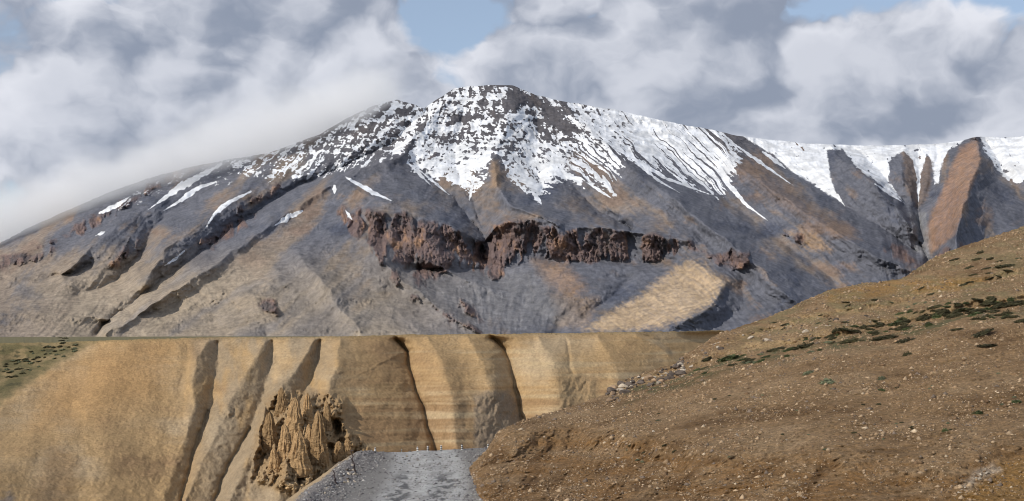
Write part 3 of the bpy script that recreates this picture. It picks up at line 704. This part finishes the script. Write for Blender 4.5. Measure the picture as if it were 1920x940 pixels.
def surface_points(o, n, keep):
    me = o.data; nv = len(me.vertices); co = np.empty(nv*3, np.float32); me.vertices.foreach_get('co', co); co = co.reshape(-1, 3)
    q = np.empty(len(me.polygons)*4, np.int32); me.polygons.foreach_get('vertices', q); q = q.reshape(-1, 4)
    P = co[q]; cen = P.mean(1); k = keep(cen); P = P[k]
    ar = 0.5*np.linalg.norm(np.cross(P[:, 2] - P[:, 0], P[:, 3] - P[:, 1]), axis=1)
    i = rng.choice(len(P), n, p=ar/ar.sum()); u = rng.rand(n, 1); w = rng.rand(n, 1); P = P[i]
    return (P[:, 0]*(1 - u) + P[:, 1]*u)*(1 - w) + (P[:, 3]*(1 - u) + P[:, 2]*u)*w
def in_view(c, pad=60):
    px = CX + FPX*c[:, 0]/c[:, 1]; py = HZ - FPX*c[:, 2]/c[:, 1]
    return (px > -pad) & (px < 1920 + pad) & (py < 940 + pad) & (c[:, 1] < 262)
p = surface_points(hill, 120000, lambda c: in_view(c) & (c[:, 2] > ROAD_Z - 0.1))
cl = fbm(p[:, 0]/7, p[:, 1]/7, 3, 77) + 0.5*fbm(p[:, 0]/1.5, p[:, 1]/1.5, 2, 78)
p = p[rng.rand(len(p)) < np.clip(0.5 + 1.3*cl, 0.05, 1)]
sz = 0.10*(1 - rng.rand(len(p)))**-0.40; sz = np.clip(sz, 0.08, 0.6)
base = np.array([(0.27, 0.185, 0.11), (0.36, 0.26, 0.165), (0.165, 0.105, 0.06), (0.46, 0.36, 0.25), (0.17, 0.13, 0.10)])
cc = base[rng.choice(5, len(p), p=[0.36, 0.24, 0.24, 0.04, 0.12])]*(0.8 + 0.4*rng.rand(len(p), 1))
stones('gravel', p + np.array([0, 0, 0.015]), sz, cc, 'loose brown and pale stones strewn over the hillside', 'gravel')
p = surface_points(road, 40000, lambda c: in_view(c) & (c[:, 0] < -2.0) & (c[:, 0] > -19.6) & (c[:, 2] > ROAD_Z - 1.2))
keep = rng.rand(len(p)) < (0.22 + 0.78*sstep(-13.2, -16.2, p[:, 0]) + 0.6*sstep(-5.5, -3.6, p[:, 0]))
p = p[keep]; sz = np.clip(0.07*(1 - rng.rand(len(p)))**-0.45, 0.06, 0.4)
base = np.array([(0.17, 0.16, 0.155), (0.25, 0.24, 0.235), (0.10, 0.09, 0.095), (0.36, 0.34, 0.32)])
cc = base[rng.choice(4, len(p), p=[0.45, 0.25, 0.2, 0.1])]*(0.8 + 0.4*rng.rand(len(p), 1))
stones('road_gravel', p + np.array([0, 0, 0.01]), sz, cc, 'loose grey gravel heaped along the road shoulders', 'gravel')

# ---- rocks big enough to pick out
def rock_mesh(name, seed, mat, flat=0.7, sub=2):
    bm = bmesh.new(); bmesh.ops.create_icosphere(bm, subdivisions=sub, radius=0.5)
    r = random.Random(seed); planes = [(Vector((r.uniform(-1, 1), r.uniform(-1, 1), r.uniform(-0.6, 1))).normalized(), r.uniform(0.24, 0.40)) for _ in range(9)]
    for v in bm.verts:
        for n, d in planes:
            k = v.co.dot(n)
            if k > d: v.co -= n*(k - d)
        v.co.x *= 1.25; v.co.z *= flat
        v.co += Vector((r.uniform(-1, 1), r.uniform(-1, 1), r.uniform(-1, 1)))*0.02
    me = bpy.data.meshes.new(name); bm.to_mesh(me); bm.free(); me.materials.append(mat); return me
M_dark = plain_mat('dark_stone', (0.095, 0.075, 0.062)); M_pale = plain_mat('pale_stone', (0.40, 0.34, 0.27)); M_brown = plain_mat('brown_stone', (0.24, 0.165, 0.105))
M_grey = plain_mat('grey_stone', (0.20, 0.195, 0.20)); M_sand = plain_mat('sandstone', (0.44, 0.31, 0.17))
ROCK = {k: [rock_mesh('rock', i*7 + j, m) for j in range(4)] for i, (k, m) in enumerate([('dark', M_dark), ('pale', M_pale), ('brown', M_brown), ('grey', M_grey), ('sand', M_sand)])}
def rock(ground, px, py, wpx, kind, name, label, group, sink=0.18):
    loc, nor = hit(ground, px, py)
    if loc is None: return None
    s = wpx/FPX*loc.y/1.1
    o = mesh_obj(name, rnd.choice(ROCK[kind])); o.location = loc + Vector((0, 0, s*(0.30 - sink))); o.scale = (s, s*rnd.uniform(0.7, 1), s*rnd.uniform(0.75, 1.1))
    o.rotation_euler = (rnd.uniform(-0.25, 0.25), rnd.uniform(-0.25, 0.25), rnd.uniform(0, 6.28)); tag(o, label, 'rock', group); return o
def scatter_rocks(ground, n, line, spread, w, kinds, name, labels, group):
    for i in range(n):
        k = rnd.random()*(len(line) - 1); j = int(k); f = k - j
        px = line[j][0] + (line[j+1][0] - line[j][0])*f + rnd.gauss(0, spread[0]); py = line[j][1] + (line[j+1][1] - line[j][1])*f + rnd.uniform(0, 1)*spread[1]
        kd = rnd.choice(kinds); ww = w[0]*(w[1]/w[0])**(rnd.random()**1.8); q = k/(len(line) - 1)
        size = 'large' if ww > 0.62*w[1] else 'middling' if ww > 0.4*w[1] else 'small'
        rock(ground, px, py, ww, kd, name, size + ' ' + labels[kd].replace('small ', '') + (', left part', ', left of its middle', ', right of its middle', ', right part')[min(3, int(q*4))], group)
scatter_rocks(hill, 115, [(1140, 733), (1165, 716), (1200, 706), (1235, 694), (1270, 686), (1290, 672)], (5, 24), (7, 24), ['dark', 'dark', 'dark', 'pale', 'brown'], 'outcrop_rock',
              {'dark': 'angular dark rock in the outcrop on the lower hill crest', 'pale': 'angular pale rock in the outcrop on the lower hill crest', 'brown': 'angular brown rock in the outcrop on the lower hill crest'}, 'rocks of the outcrop on the hill crest')
scatter_rocks(hill, 60, [(1310, 652), (1350, 636), (1400, 622), (1470, 612), (1560, 600), (1640, 590)], (10, 24), (5, 16), ['brown', 'pale', 'dark'], 'ledge_rock',
              {'dark': 'small dark rock along the upper ledge of the hillside', 'pale': 'small pale rock along the upper ledge of the hillside', 'brown': 'small brown rock along the upper ledge of the hillside'}, 'rocks along the upper ledge')
scatter_rocks(hill, 26, [(1795, 918), (1815, 908), (1832, 892), (1850, 880), (1870, 876)], (5, 12), (4, 11), ['pale'], 'pale_rock', {'pale': 'chalky rock in the pale streak low on the bank'}, 'rocks of the pale streak')
scatter_rocks(hill, 60, [(1000, 800), (1250, 760), (1500, 740), (1700, 780), (1900, 700)], (90, 110), (4, 9), ['pale', 'brown', 'dark', 'brown'], 'field_stone',
              {'dark': 'dark stone lying loose on the open hillside', 'pale': 'pale stone lying loose on the open hillside', 'brown': 'brown stone lying loose on the open hillside'}, 'stones on the open hillside')
scatter_rocks(road, 46, [(590, 925), (612, 912), (640, 895), (660, 880), (668, 866)], (9, 16), (5, 13), ['grey', 'grey', 'dark', 'pale'], 'shoulder_stone',
              {'grey': 'grey stone heaped on the left gravel shoulder of the road', 'dark': 'dark stone heaped on the left gravel shoulder of the road', 'pale': 'pale stone heaped on the left gravel shoulder of the road'}, 'stones on the left road shoulder')
scatter_rocks(hill, 22, [(880, 888), (890, 900), (905, 925)], (6, 14), (4, 9), ['brown', 'pale'], 'toe_stone', {'brown': "brown stone at the foot of the bank by the road", 'pale': "pale stone at the foot of the bank by the road"}, 'stones at the foot of the bank')
scatter_rocks(plateau, 34, [(484, 892), (510, 896), (540, 902), (565, 905), (580, 892)], (5, 16), (7, 17), ['sand'], 'sandstone_block', {'sand': 'pale sandstone block in the broken ledge below the rock pinnacles'}, 'blocks below the pinnacles')
o = rock(road, 901, 857, 8, 'dark', 'road_stone', 'single dark stone lying on the road near its bend', None)

# ---- eroded pinnacles on the bluff
def pinnacle(px, ptop, pbot, wpx, seed, label, lean=0.0):
    loc, nor = hit(plateau, px, pbot - 4)
    if loc is None: return
    k = loc.y/FPX; h = (pbot - ptop)*k; w = wpx*k
    na, nh = 40, 44
    a = np.linspace(0, 2*math.pi, na, endpoint=False); t = np.linspace(-0.12, 1, nh); A, T = np.meshgrid(a, t)
    prof = (1 - np.clip(T, 0, 1)**1.25)*0.40 + 0.17 - 0.15*np.clip((T - 0.8)/0.2, 0, 1)**2
    wx, wy = np.cos(A), np.sin(A)
    flute = 0.55*fbm(wx*1.9 + seed*3, wy*1.9 + T*0.5, 3, seed, 0.6, True) + 0.30*fbm(wx*4.5 + T*1.5, wy*4.5 - T*2.0, 4, seed + 5, 0.6, True) + 0.30*fbm(T*13 + wx*0.6, wy*0.6 + T*2, 3, seed + 9, 0.6) - 0.2
    R = w*prof*np.clip(1 + 0.8*flute, 0.25, 2)
    X = R*wx + lean*h*T + 0.10*w*fbm(T*3, T*0 + seed, 2, seed); Y = R*wy*0.9; Z = h*T*(1 + 0.04*flute)
    verts = np.stack([X, Y, Z], -1).reshape(-1, 3)
    faces = [(i*na + j, i*na + (j+1) % na, (i+1)*na + (j+1) % na, (i+1)*na + j) for i in range(nh - 1) for j in range(na)] + [tuple((nh-1)*na + j for j in range(na)), tuple(range(na))[::-1]]
    me = bpy.data.meshes.new('rock_pinnacle'); me.from_pydata(verts.tolist(), [], faces); me.materials.append(M_pin)
    o = mesh_obj('rock_pinnacle', me); o.location = loc + Vector((0, 0.42*w, 0)); tag(o, label, 'rock pinnacle', 'eroded pinnacles on the bluff')
M_pin = plain_mat('pinnacle_rock', (0.33, 0.215, 0.11), 0.95, 0.5, 0.5, 0.6)
for a in [(551, 750, 830, 30, 3, 'tallest craggy rock pinnacle, its tip standing in the middle of the cluster'),
          (596, 776, 868, 28, 7, 'fluted rock pinnacle just left of the dark cleft in the bluff'),
          (559, 812, 890, 32, 12, 'broad sunlit pinnacle at the front foot of the cluster'),
          (503, 778, 846, 24, 18, 'leftmost rock pinnacle of the cluster on the bluff'),
          (527, 732, 780, 18, 23, 'small rock pinnacle highest up, at the upper left of the cluster'),
          (575, 742, 800, 18, 26, 'slim rock pinnacle just right of the tallest one'),
          (612, 758, 812, 16, 31, 'slim rock pinnacle at the upper right, above the dark cleft'),
          (532, 800, 868, 24, 37, 'stubby rock pinnacle between the leftmost one and the sunlit one'),
          (578, 800, 866, 18, 44, 'thin rock pinnacle squeezed between the sunlit one and the fluted one'),
          (513, 845, 888, 18, 47, 'low rock pinnacle at the left foot of the cluster'),
          (634, 832, 866, 18, 29, 'short rock pinnacle right of the dark cleft, just above the road shoulder'),
          (651, 826, 856, 14, 35, 'rightmost slim rock pinnacle beside the road shoulder'),
          (604, 850, 884, 16, 41, 'low pinkish rock pinnacle behind the road shoulder stones')]: pinnacle(*a)

# ---- low shrubs and cushion plants
def shrub_mesh(seed, n, mat):
    r = np.random.RandomState(seed)
    d = r.normal(size=(n, 3)); d[:, 2] = np.abs(d[:, 2]); d /= np.linalg.norm(d, axis=1)[:, None]
    lobe = 0.75 + 0.35*perlin(d[:, 0]*2.2 + seed, d[:, 1]*2.2, seed)
    c = d*(r.rand(n, 1)**0.35)*lobe[:, None]*np.array([0.5, 0.5, 0.5])
    u = r.normal(size=(n, 3)); u /= np.linalg.norm(u, axis=1)[:, None]; w = np.cross(u, d + 0.3*r.normal(size=(n, 3))); w /= np.linalg.norm(w, axis=1)[:, None] + 1e-6
    s = (0.035 + 0.05*r.rand(n, 1))
    v = np.stack([c - u*s, c + w*s*0.6, c + u*s*1.4, c - w*s*0.6], 1).reshape(-1, 3)
    me = bpy.data.meshes.new('shrub'); me.from_pydata(v.tolist(), [], [(4*i, 4*i+1, 4*i+2, 4*i+3) for i in range(n)]); me.materials.append(mat); return me
M_olive = plain_mat('olive_leaves', (0.052, 0.047, 0.022), 0.8, 0.4, 9.0, 0); M_sage = plain_mat('sage_leaves', (0.135, 0.145, 0.085), 0.8, 0.35, 9.0, 0); M_green = plain_mat('green_leaves', (0.065, 0.080, 0.032), 0.8, 0.4, 9.0, 0)
SHR = {'olive': [shrub_mesh(i, 520, M_olive) for i in range(4)], 'sage': [shrub_mesh(i + 10, 480, M_sage) for i in range(3)], 'green': [shrub_mesh(i + 20, 480, M_green) for i in range(3)]}
def shrub(ground, px, py, wpx, hpx, kind, label, group, name='cushion_shrub'):
    loc, nor = hit(ground, px, py)
    if loc is None: return
    k = loc.y/FPX; w = wpx*k; hh = hpx*k
    o = mesh_obj(name, rnd.choice(SHR[kind])); o.location = loc - Vector((0, 0, 0.06*hh))
    w *= 1.2; o.scale = (w, w*rnd.uniform(0.6, 0.95), hh*1.45)
    # lies along the slope
    right = Vector((1, 0, 0)); tx = right - nor*right.dot(nor); o.rotation_euler = (0, -max(-0.45, min(0.45, math.atan2(tx.z, tx.x)*0.8)), rnd.uniform(-0.3, 0.3))
    tag(o, label, 'shrub', group)
def part_of(x, a, b): return ('at its far left', 'left of its middle', 'about its middle', 'right of its middle', 'at its far right')[max(0, min(4, int((x - a)/(b - a)*5)))]
G1 = 'cushion shrubs in the long dark band'
band = [(1587, 622, 44, 9), (1620, 617, 40, 8), (1655, 612, 46, 10), (1689, 604, 52, 11), (1725, 595, 56, 12), (1747, 610, 40, 9), (1768, 590, 52, 12), (1795, 590, 46, 10), (1823, 583, 56, 12), (1859, 586, 60, 13), (1880, 574, 46, 11), (1900, 578, 60, 13),
        (1912, 566, 44, 12), (1551, 633, 34, 9), (1520, 640, 30, 8), (1700, 617, 30, 7), (1840, 597, 40, 8), (1885, 597, 40, 8), (1640, 625, 26, 6), (1672, 620, 26, 6), (1710, 588, 30, 7), (1755, 578, 34, 8), (1800, 570, 34, 8), (1850, 566, 40, 9)]
for x, y, w, h in band:
    for q in range(4):
        sx = x + rnd.gauss(0, w*0.4); sw = w*rnd.uniform(0.35, 0.8); kd = rnd.choice(['olive', 'olive', 'olive', 'green'])
        where = 'left end' if sx < 1640 else 'left half' if sx < 1730 else 'right half' if sx < 1840 else 'right end'
        shrub(hill, sx, y + rnd.gauss(0, 2.5), sw, h*rnd.uniform(0.7, 1.2), kd, '%s %s shrub at the %s of the long dense shrub band' % ('wide flat' if sw > 30 else 'small low', 'dark olive' if kd == 'olive' else 'dark green', where), G1)
single = [(1837, 629, 66, 12, 'olive', 'broad dark shrub mat alone on open gravel near the right edge'), (1850, 650, 42, 10, 'olive', 'smaller dark shrub mat just below the broad one near the right edge'),
          (1595, 642, 52, 12, 'olive', 'dark elongated shrub mat, leftmost of three in a row below the band'), (1660, 635, 56, 12, 'olive', 'dark elongated shrub mat, middle one of three in a row below the band'),
          (1697, 640, 40, 9, 'olive', 'dark elongated shrub mat, rightmost of three in a row below the band'), (1504, 652, 44, 13, 'olive', 'dark shrub mat between the green turf and the three mats in a row'),
          (1367, 674, 54, 13, 'green', 'wide green shrub mat at the left end of the turf bench'), (1457, 657, 38, 10, 'olive', 'dark shrub mat in the middle of the turf bench'), (1551, 719, 32, 17, 'sage', 'largest grey green bush alone on the open gravel slope'),
          (1515, 701, 26, 10, 'sage', 'grey green bush just up and left of the largest one'), (1653, 712, 20, 12, 'sage', 'pale grey green tuft to the right of the largest grey bush'), (1654, 733, 18, 8, 'green', 'small green tuft below the pale grey tuft'),
          (1701, 666, 20, 11, 'olive', 'small rounded dark bush below the three mats in a row'), (1835, 776, 21, 12, 'green', 'bright green tuft low on the right side of the slope'), (1772, 809, 14, 11, 'green', 'small green tuft left of and below the bright green one'),
          (1906, 755, 24, 9, 'green', 'green tuft at the right edge of the picture'), (1839, 475, 20, 8, 'olive', 'topmost small dark shrub of the three near the right crest'), (1832, 488, 20, 8, 'olive', 'left one of two small dark shrubs side by side near the right crest'),
          (1856, 487, 18, 8, 'olive', 'right one of two small dark shrubs side by side near the right crest'), (1885, 500, 46, 8, 'olive', 'long thin dark shrub mat under the two small shrubs near the right crest'), (1790, 488, 20, 6, 'olive', 'small flat dark shrub left of the pair near the right crest'),
          (1913, 604, 28, 10, 'olive', 'dark shrub below the band at the very right edge'), (1794, 619, 30, 7, 'olive', 'thin dark shrub left of the broad mat'), (1334, 634, 26, 8, 'olive', 'dark shrub on the hill crest above the outcrop'), (1325, 676, 26, 10, 'olive', 'dark brown shrub at the upper right end of the outcrop')]
for x, y, w, h, k, lab in single:
    shrub(hill, x, y, w, h, k, lab, None)
for i in range(26):
    x = rnd.uniform(1300, 1560); y = np.interp(x, [1290, 1400, 1560], [692, 668, 640]) + rnd.uniform(-3, 16)
    shrub(hill, x, y, rnd.uniform(12, 30), rnd.uniform(4, 8), rnd.choice(['green', 'sage', 'olive']), 'little tuft among the thin turf of the lower bench, %s' % part_of(x, 1300, 1560), 'tufts of the turf bench', 'turf_tuft')
for i in range(34):
    x = rnd.uniform(1420, 1915); y = np.interp(x, [1420, 1550, 1690, 1780, 1920], [610, 568, 552, 510, 470]) + rnd.uniform(2, 44)
    shrub(hill, x, y, rnd.uniform(9, 24), rnd.uniform(3, 6), rnd.choice(['olive', 'sage', 'olive']), 'little dark tuft on the upper slope under the hill crest, %s' % part_of(x, 1420, 1915), 'tufts on the upper slope', 'grass_tuft')
for i in range(36):
    x = rnd.uniform(1150, 1915); y = np.interp(x, [1150, 1920], [770, 660]) + rnd.uniform(0, 130)
    shrub(hill, x, y, rnd.uniform(6, 13), rnd.uniform(3, 6), rnd.choice(['sage', 'olive']), 'tiny dry tuft on the open gravel slope, %s' % part_of(x, 1150, 1915), 'tufts on the gravel slope', 'dry_tuft')
for i in range(60):
    t_ = rnd.random(); x = 135*t_ + rnd.uniform(-22, 12); y = 712 - 56*t_ + rnd.uniform(-28, 8)
    shrub(plateau, x, y, rnd.uniform(5, 15), rnd.uniform(3, 6), rnd.choice(['olive', 'sage', 'olive', 'sage']), 'dark scrub bush on the grassy slope left of the bluffs, %s' % part_of(x, -20, 145), 'scrub at the left edge of the plateau', 'scrub_bush')

# ---- marker posts along the outer rim of the bend
M_white = plain_mat('white_paint', (0.72, 0.71, 0.68), 0.7, 0.15, 8, 0.004); M_black = plain_mat('black_paint', (0.03, 0.03, 0.032), 0.6, 0.2, 8, 0.004)
def frustum(name, r0, r1, z0, z1, mat, n=10, bev=0.012):
    bm = bmesh.new()
    rings = [(r0, z0), (r0*0.5 + r1*0.5, (z0 + z1)/2), (r1, z1 - bev), (r1 - bev, z1)]
    vs = [[bm.verts.new((r*math.cos(2*math.pi*k/n), r*math.sin(2*math.pi*k/n), z)) for k in range(n)] for r, z in rings]
    for a, b in zip(vs[:-1], vs[1:]):
        for k in range(n): bm.faces.new((a[k], a[(k+1) % n], b[(k+1) % n], b[k]))
    bm.faces.new(vs[0][::-1]); bm.faces.new(vs[-1]); me = bpy.data.meshes.new(name); bm.to_mesh(me); bm.free(); me.materials.append(mat); return me
S_SHAFT = {c: frustum('shaft', 0.125, 0.105, -0.15, 0.62, m) for c, m in (('white', M_white), ('black', M_black))}
S_BAND = {c: [frustum('band', 0.135, 0.13, z, z + 0.13, m) for z in (0.10, 0.34)] for c, m in (('white', M_white), ('black', M_black))}
S_CAP = {c: frustum('cap', 0.118, 0.09, 0.60, 0.665, m) for c, m in (('white', M_white), ('black', M_black))}
def post(px, main, band, label, s=1.0, tilt=0.0):
    X0 = (px - CX)/FPX; Y = 166.5
    for _ in range(6): Y = ROAD_END(X0*Y) - 0.9
    o, d = Vector((X0*Y, Y, 5.0)), Vector((0, 0, -1)); ok, loc, nor, _ = road.ray_cast(o, d)
    e = bpy.data.objects.new('marker_post', None); C.objects.link(e); e.location = loc if ok else Vector((X0*Y, Y, ROAD_Z)); e.scale = (s, s, s); e.rotation_euler = (0, tilt, 0)
    tag(e, label, 'marker post', 'marker posts along the rim of the bend')
    mesh_obj('shaft', S_SHAFT[main], e); mesh_obj('cap', S_CAP[band], e)
    for me in S_BAND[band]: mesh_obj('band', me, e)
for a in [(703, 'black', 'white', 'leftmost dark marker post on the rim, alone beside the left shoulder', 0.75, 0.08), (753, 'white', 'black', 'short white marker post next to the white stone on the rim', 0.6, 0.0),
          (783, 'black', 'white', 'dark marker post just left of the first striped white post', 0.85, -0.05), (802, 'white', 'black', 'bright black-and-white striped post, left one of the two bright striped posts', 1.0, 0.0),
          (827, 'black', 'white', 'dark striped post between the two bright striped posts', 0.95, 0.03), (866, 'white', 'black', 'bright black-and-white striped post, right one of the two bright striped posts', 0.95, 0.0),
          (915, 'white', 'black', 'rightmost white post, close to the tip of the hill bank', 0.8, 0.0)]: post(*a)
rock(road, 763, 856.5, 7, 'pale', 'rim_stone', 'white stone on the rim of the bend beside the short post', None, 0.05)

# ---- two gnarled dead stems on the left shoulder
M_wood = plain_mat('weathered_wood', (0.07, 0.055, 0.055), 0.9, 0.3, 12, 0.01)
def tube(name, pts, rads, mat, parent, n=8):
    bm = bmesh.new(); rings = []
    P = [Vector(p) for p in pts]
    for i, p_ in enumerate(P):
        d = (P[min(i+1, len(P)-1)] - P[max(i-1, 0)]).normalized(); a = d.cross(Vector((0.3, 1, 0.1))).normalized(); b = d.cross(a)
        rings.append([bm.verts.new(p_ + (a*math.cos(2*math.pi*k/n) + b*math.sin(2*math.pi*k/n))*rads[i]*(1 + 0.2*math.sin(3*k + i))) for k in range(n)])
    for a, b in zip(rings[:-1], rings[1:]):
        for k in range(n): bm.faces.new((a[k], a[(k+1) % n], b[(k+1) % n], b[k]))
    bm.faces.new(rings[0][::-1]); bm.faces.new(rings[-1]); me = bpy.data.meshes.new(name); bm.to_mesh(me); bm.free(); me.materials.append(mat)
    return mesh_obj(name, me, parent)
def dead_stem(px, py, h, label, seed, head):
    loc, nor = hit(road, px, py)
    r = random.Random(seed); e = bpy.data.objects.new('dead_stem', None); C.objects.link(e); e.location = loc; tag(e, label, 'dead stem', 'gnarled dead stems on the road shoulder')
    n = 9; pts = [(0, 0, -0.15)]; x = 0.0
    for i in range(1, n):
        x += r.uniform(-0.02, 0.0)*h + (0.05*h if i % 3 == 0 else -0.045*h); pts.append((x, r.uniform(-0.04, 0.04)*h, h*i/(n - 1)))
    tube('stem', pts, [0.10, 0.095, 0.075, 0.085, 0.06, 0.07, 0.055, 0.05, 0.03], M_wood, e)
    for i in range(9 if head else 3):
        z0 = Vector(pts[r.choice([5, 6, 7, 8] if head else [6, 7])]); d = Vector((r.uniform(-1, 1), r.uniform(-1, 1), r.uniform(-0.1, 0.9)))*h*(0.16 if head else 0.10)
        tube('twig', [z0, z0 + d*0.5 + Vector((0, 0, 0.03)), z0 + d], [0.035, 0.028, 0.012], M_wood, e, 6)
dead_stem(668, 887, 2.2, 'taller gnarled dark dead stem with a bushy head on the left road shoulder', 3, True)
dead_stem(631, 908, 1.35, 'shorter bent dark dead stem nearer the left edge of the road shoulder', 8, False)
# ---------------------------------------------------------------- cloud bank lying on the left shoulder of the mountain
def build_cloud():
    # closed body: leans along the crest, rounded right end, runs out of sight to the left
    def crest_z(x): return 498 + (x + 2730)*0.45
    nx, na = 46, 40
    xs = np.linspace(-3900, -420, nx); verts = []; faces = []
    for i, x in enumerate(xs):
        t = i/(nx - 1)
        e = math.sqrt(max(0.0, 1 - max(0, (t - 0.72)/0.28)**2.4)); e *= math.sqrt(max(0.0, 1 - max(0, (0.12 - t)/0.12)**2))
        zb = crest_z(x) - 290; zt = crest_z(x) + 500
        yc = 7500 + (x + 2730)*0.5 + 60
        for k in range(na):
            a = 2*math.pi*k/na
            ry = 620*e*(1 + 0.10*math.sin(5*a + 9*t) + 0.06*math.sin(11*t*6 + 3*a)); rz = (zt - zb)/2*e*(1 + 0.05*math.sin(7*a + 21*t))
            verts.append((x + 70*math.sin(4*a + 8*t), yc + ry*math.cos(a), (zb + zt)/2 + rz*math.sin(a) + (1 - e)*60))
    for i in range(nx - 1):
        for k in range(na):
            faces.append((i*na + k, i*na + (k + 1) % na, (i + 1)*na + (k + 1) % na, (i + 1)*na + k))
    faces.append(tuple(range(na))[::-1]); faces.append(tuple((nx - 1)*na + k for k in range(na)))
    me = bpy.data.meshes.new('cloud'); me.from_pydata(verts, [], faces)
    m = bpy.data.materials.new('cloud_vapour'); m.use_nodes = True
    t = NT(m.node_tree)
    pos = t.node('ShaderNodeNewGeometry').outputs['Position']
    sep = t.node('ShaderNodeSeparateXYZ'); t.l.new(pos, sep.inputs[0]); x, y, z = sep.outputs
    zc = t.math('MULTIPLY_ADD', t.math('ADD', x, 2730), 0.45, 498 - 60)
    h = t.math('SUBTRACT', z, zc)
    low = t.ramp(h, -210.0, 90.0); high = t.ramp(h, 500.0, 120.0)              # hugs the crest, thins upwards
    yc = t.math('MULTIPLY_ADD', t.math('ADD', x, 2730), 0.5, 7560)
    side = t.ramp(t.math('ABSOLUTE', t.math('SUBTRACT', y, yc)), 590.0, 300.0)
    end = t.math('MULTIPLY', t.ramp(x, -520.0, -900.0), t.ramp(x, -3850.0, -3400.0))
    body = t.math('MULTIPLY', t.math('MULTIPLY', low, high), t.math('MULTIPLY', side, end))
    n1 = t.noise(pos, 0.0022, 6, 0.6); n2 = t.noise(pos, 0.006, 5, 0.6)
    n = t.math('ADD', t.math('MULTIPLY', t.math('SUBTRACT', n1, 0.5), 2.2), t.math('MULTIPLY', t.math('SUBTRACT', n2, 0.5), 0.9))
    d = t.math('MULTIPLY', t.ramp(t.math('ADD', t.math('SUBTRACT', body, 0.32), n), 0.0, 0.55), body)
    dens = t.math('MULTIPLY', d, 0.0045)
    v = t.node('ShaderNodeVolumePrincipled'); v.inputs['Color'].default_value = (0.995, 0.995, 1.0, 1); v.inputs['Anisotropy'].default_value = 0.1
    t.put(v.inputs['Density'], dens)
    o = t.node('ShaderNodeOutputMaterial'); t.l.new(v.outputs[0], o.inputs['Volume'])
    me.materials.append(m)
    ob = bpy.data.objects.new('cloud', me); C.objects.link(ob)
    ob['label'] = "low soft grey cloud bank hugging the mountain's left ridge"; ob['category'] = 'cloud'
    return ob
build_cloud()
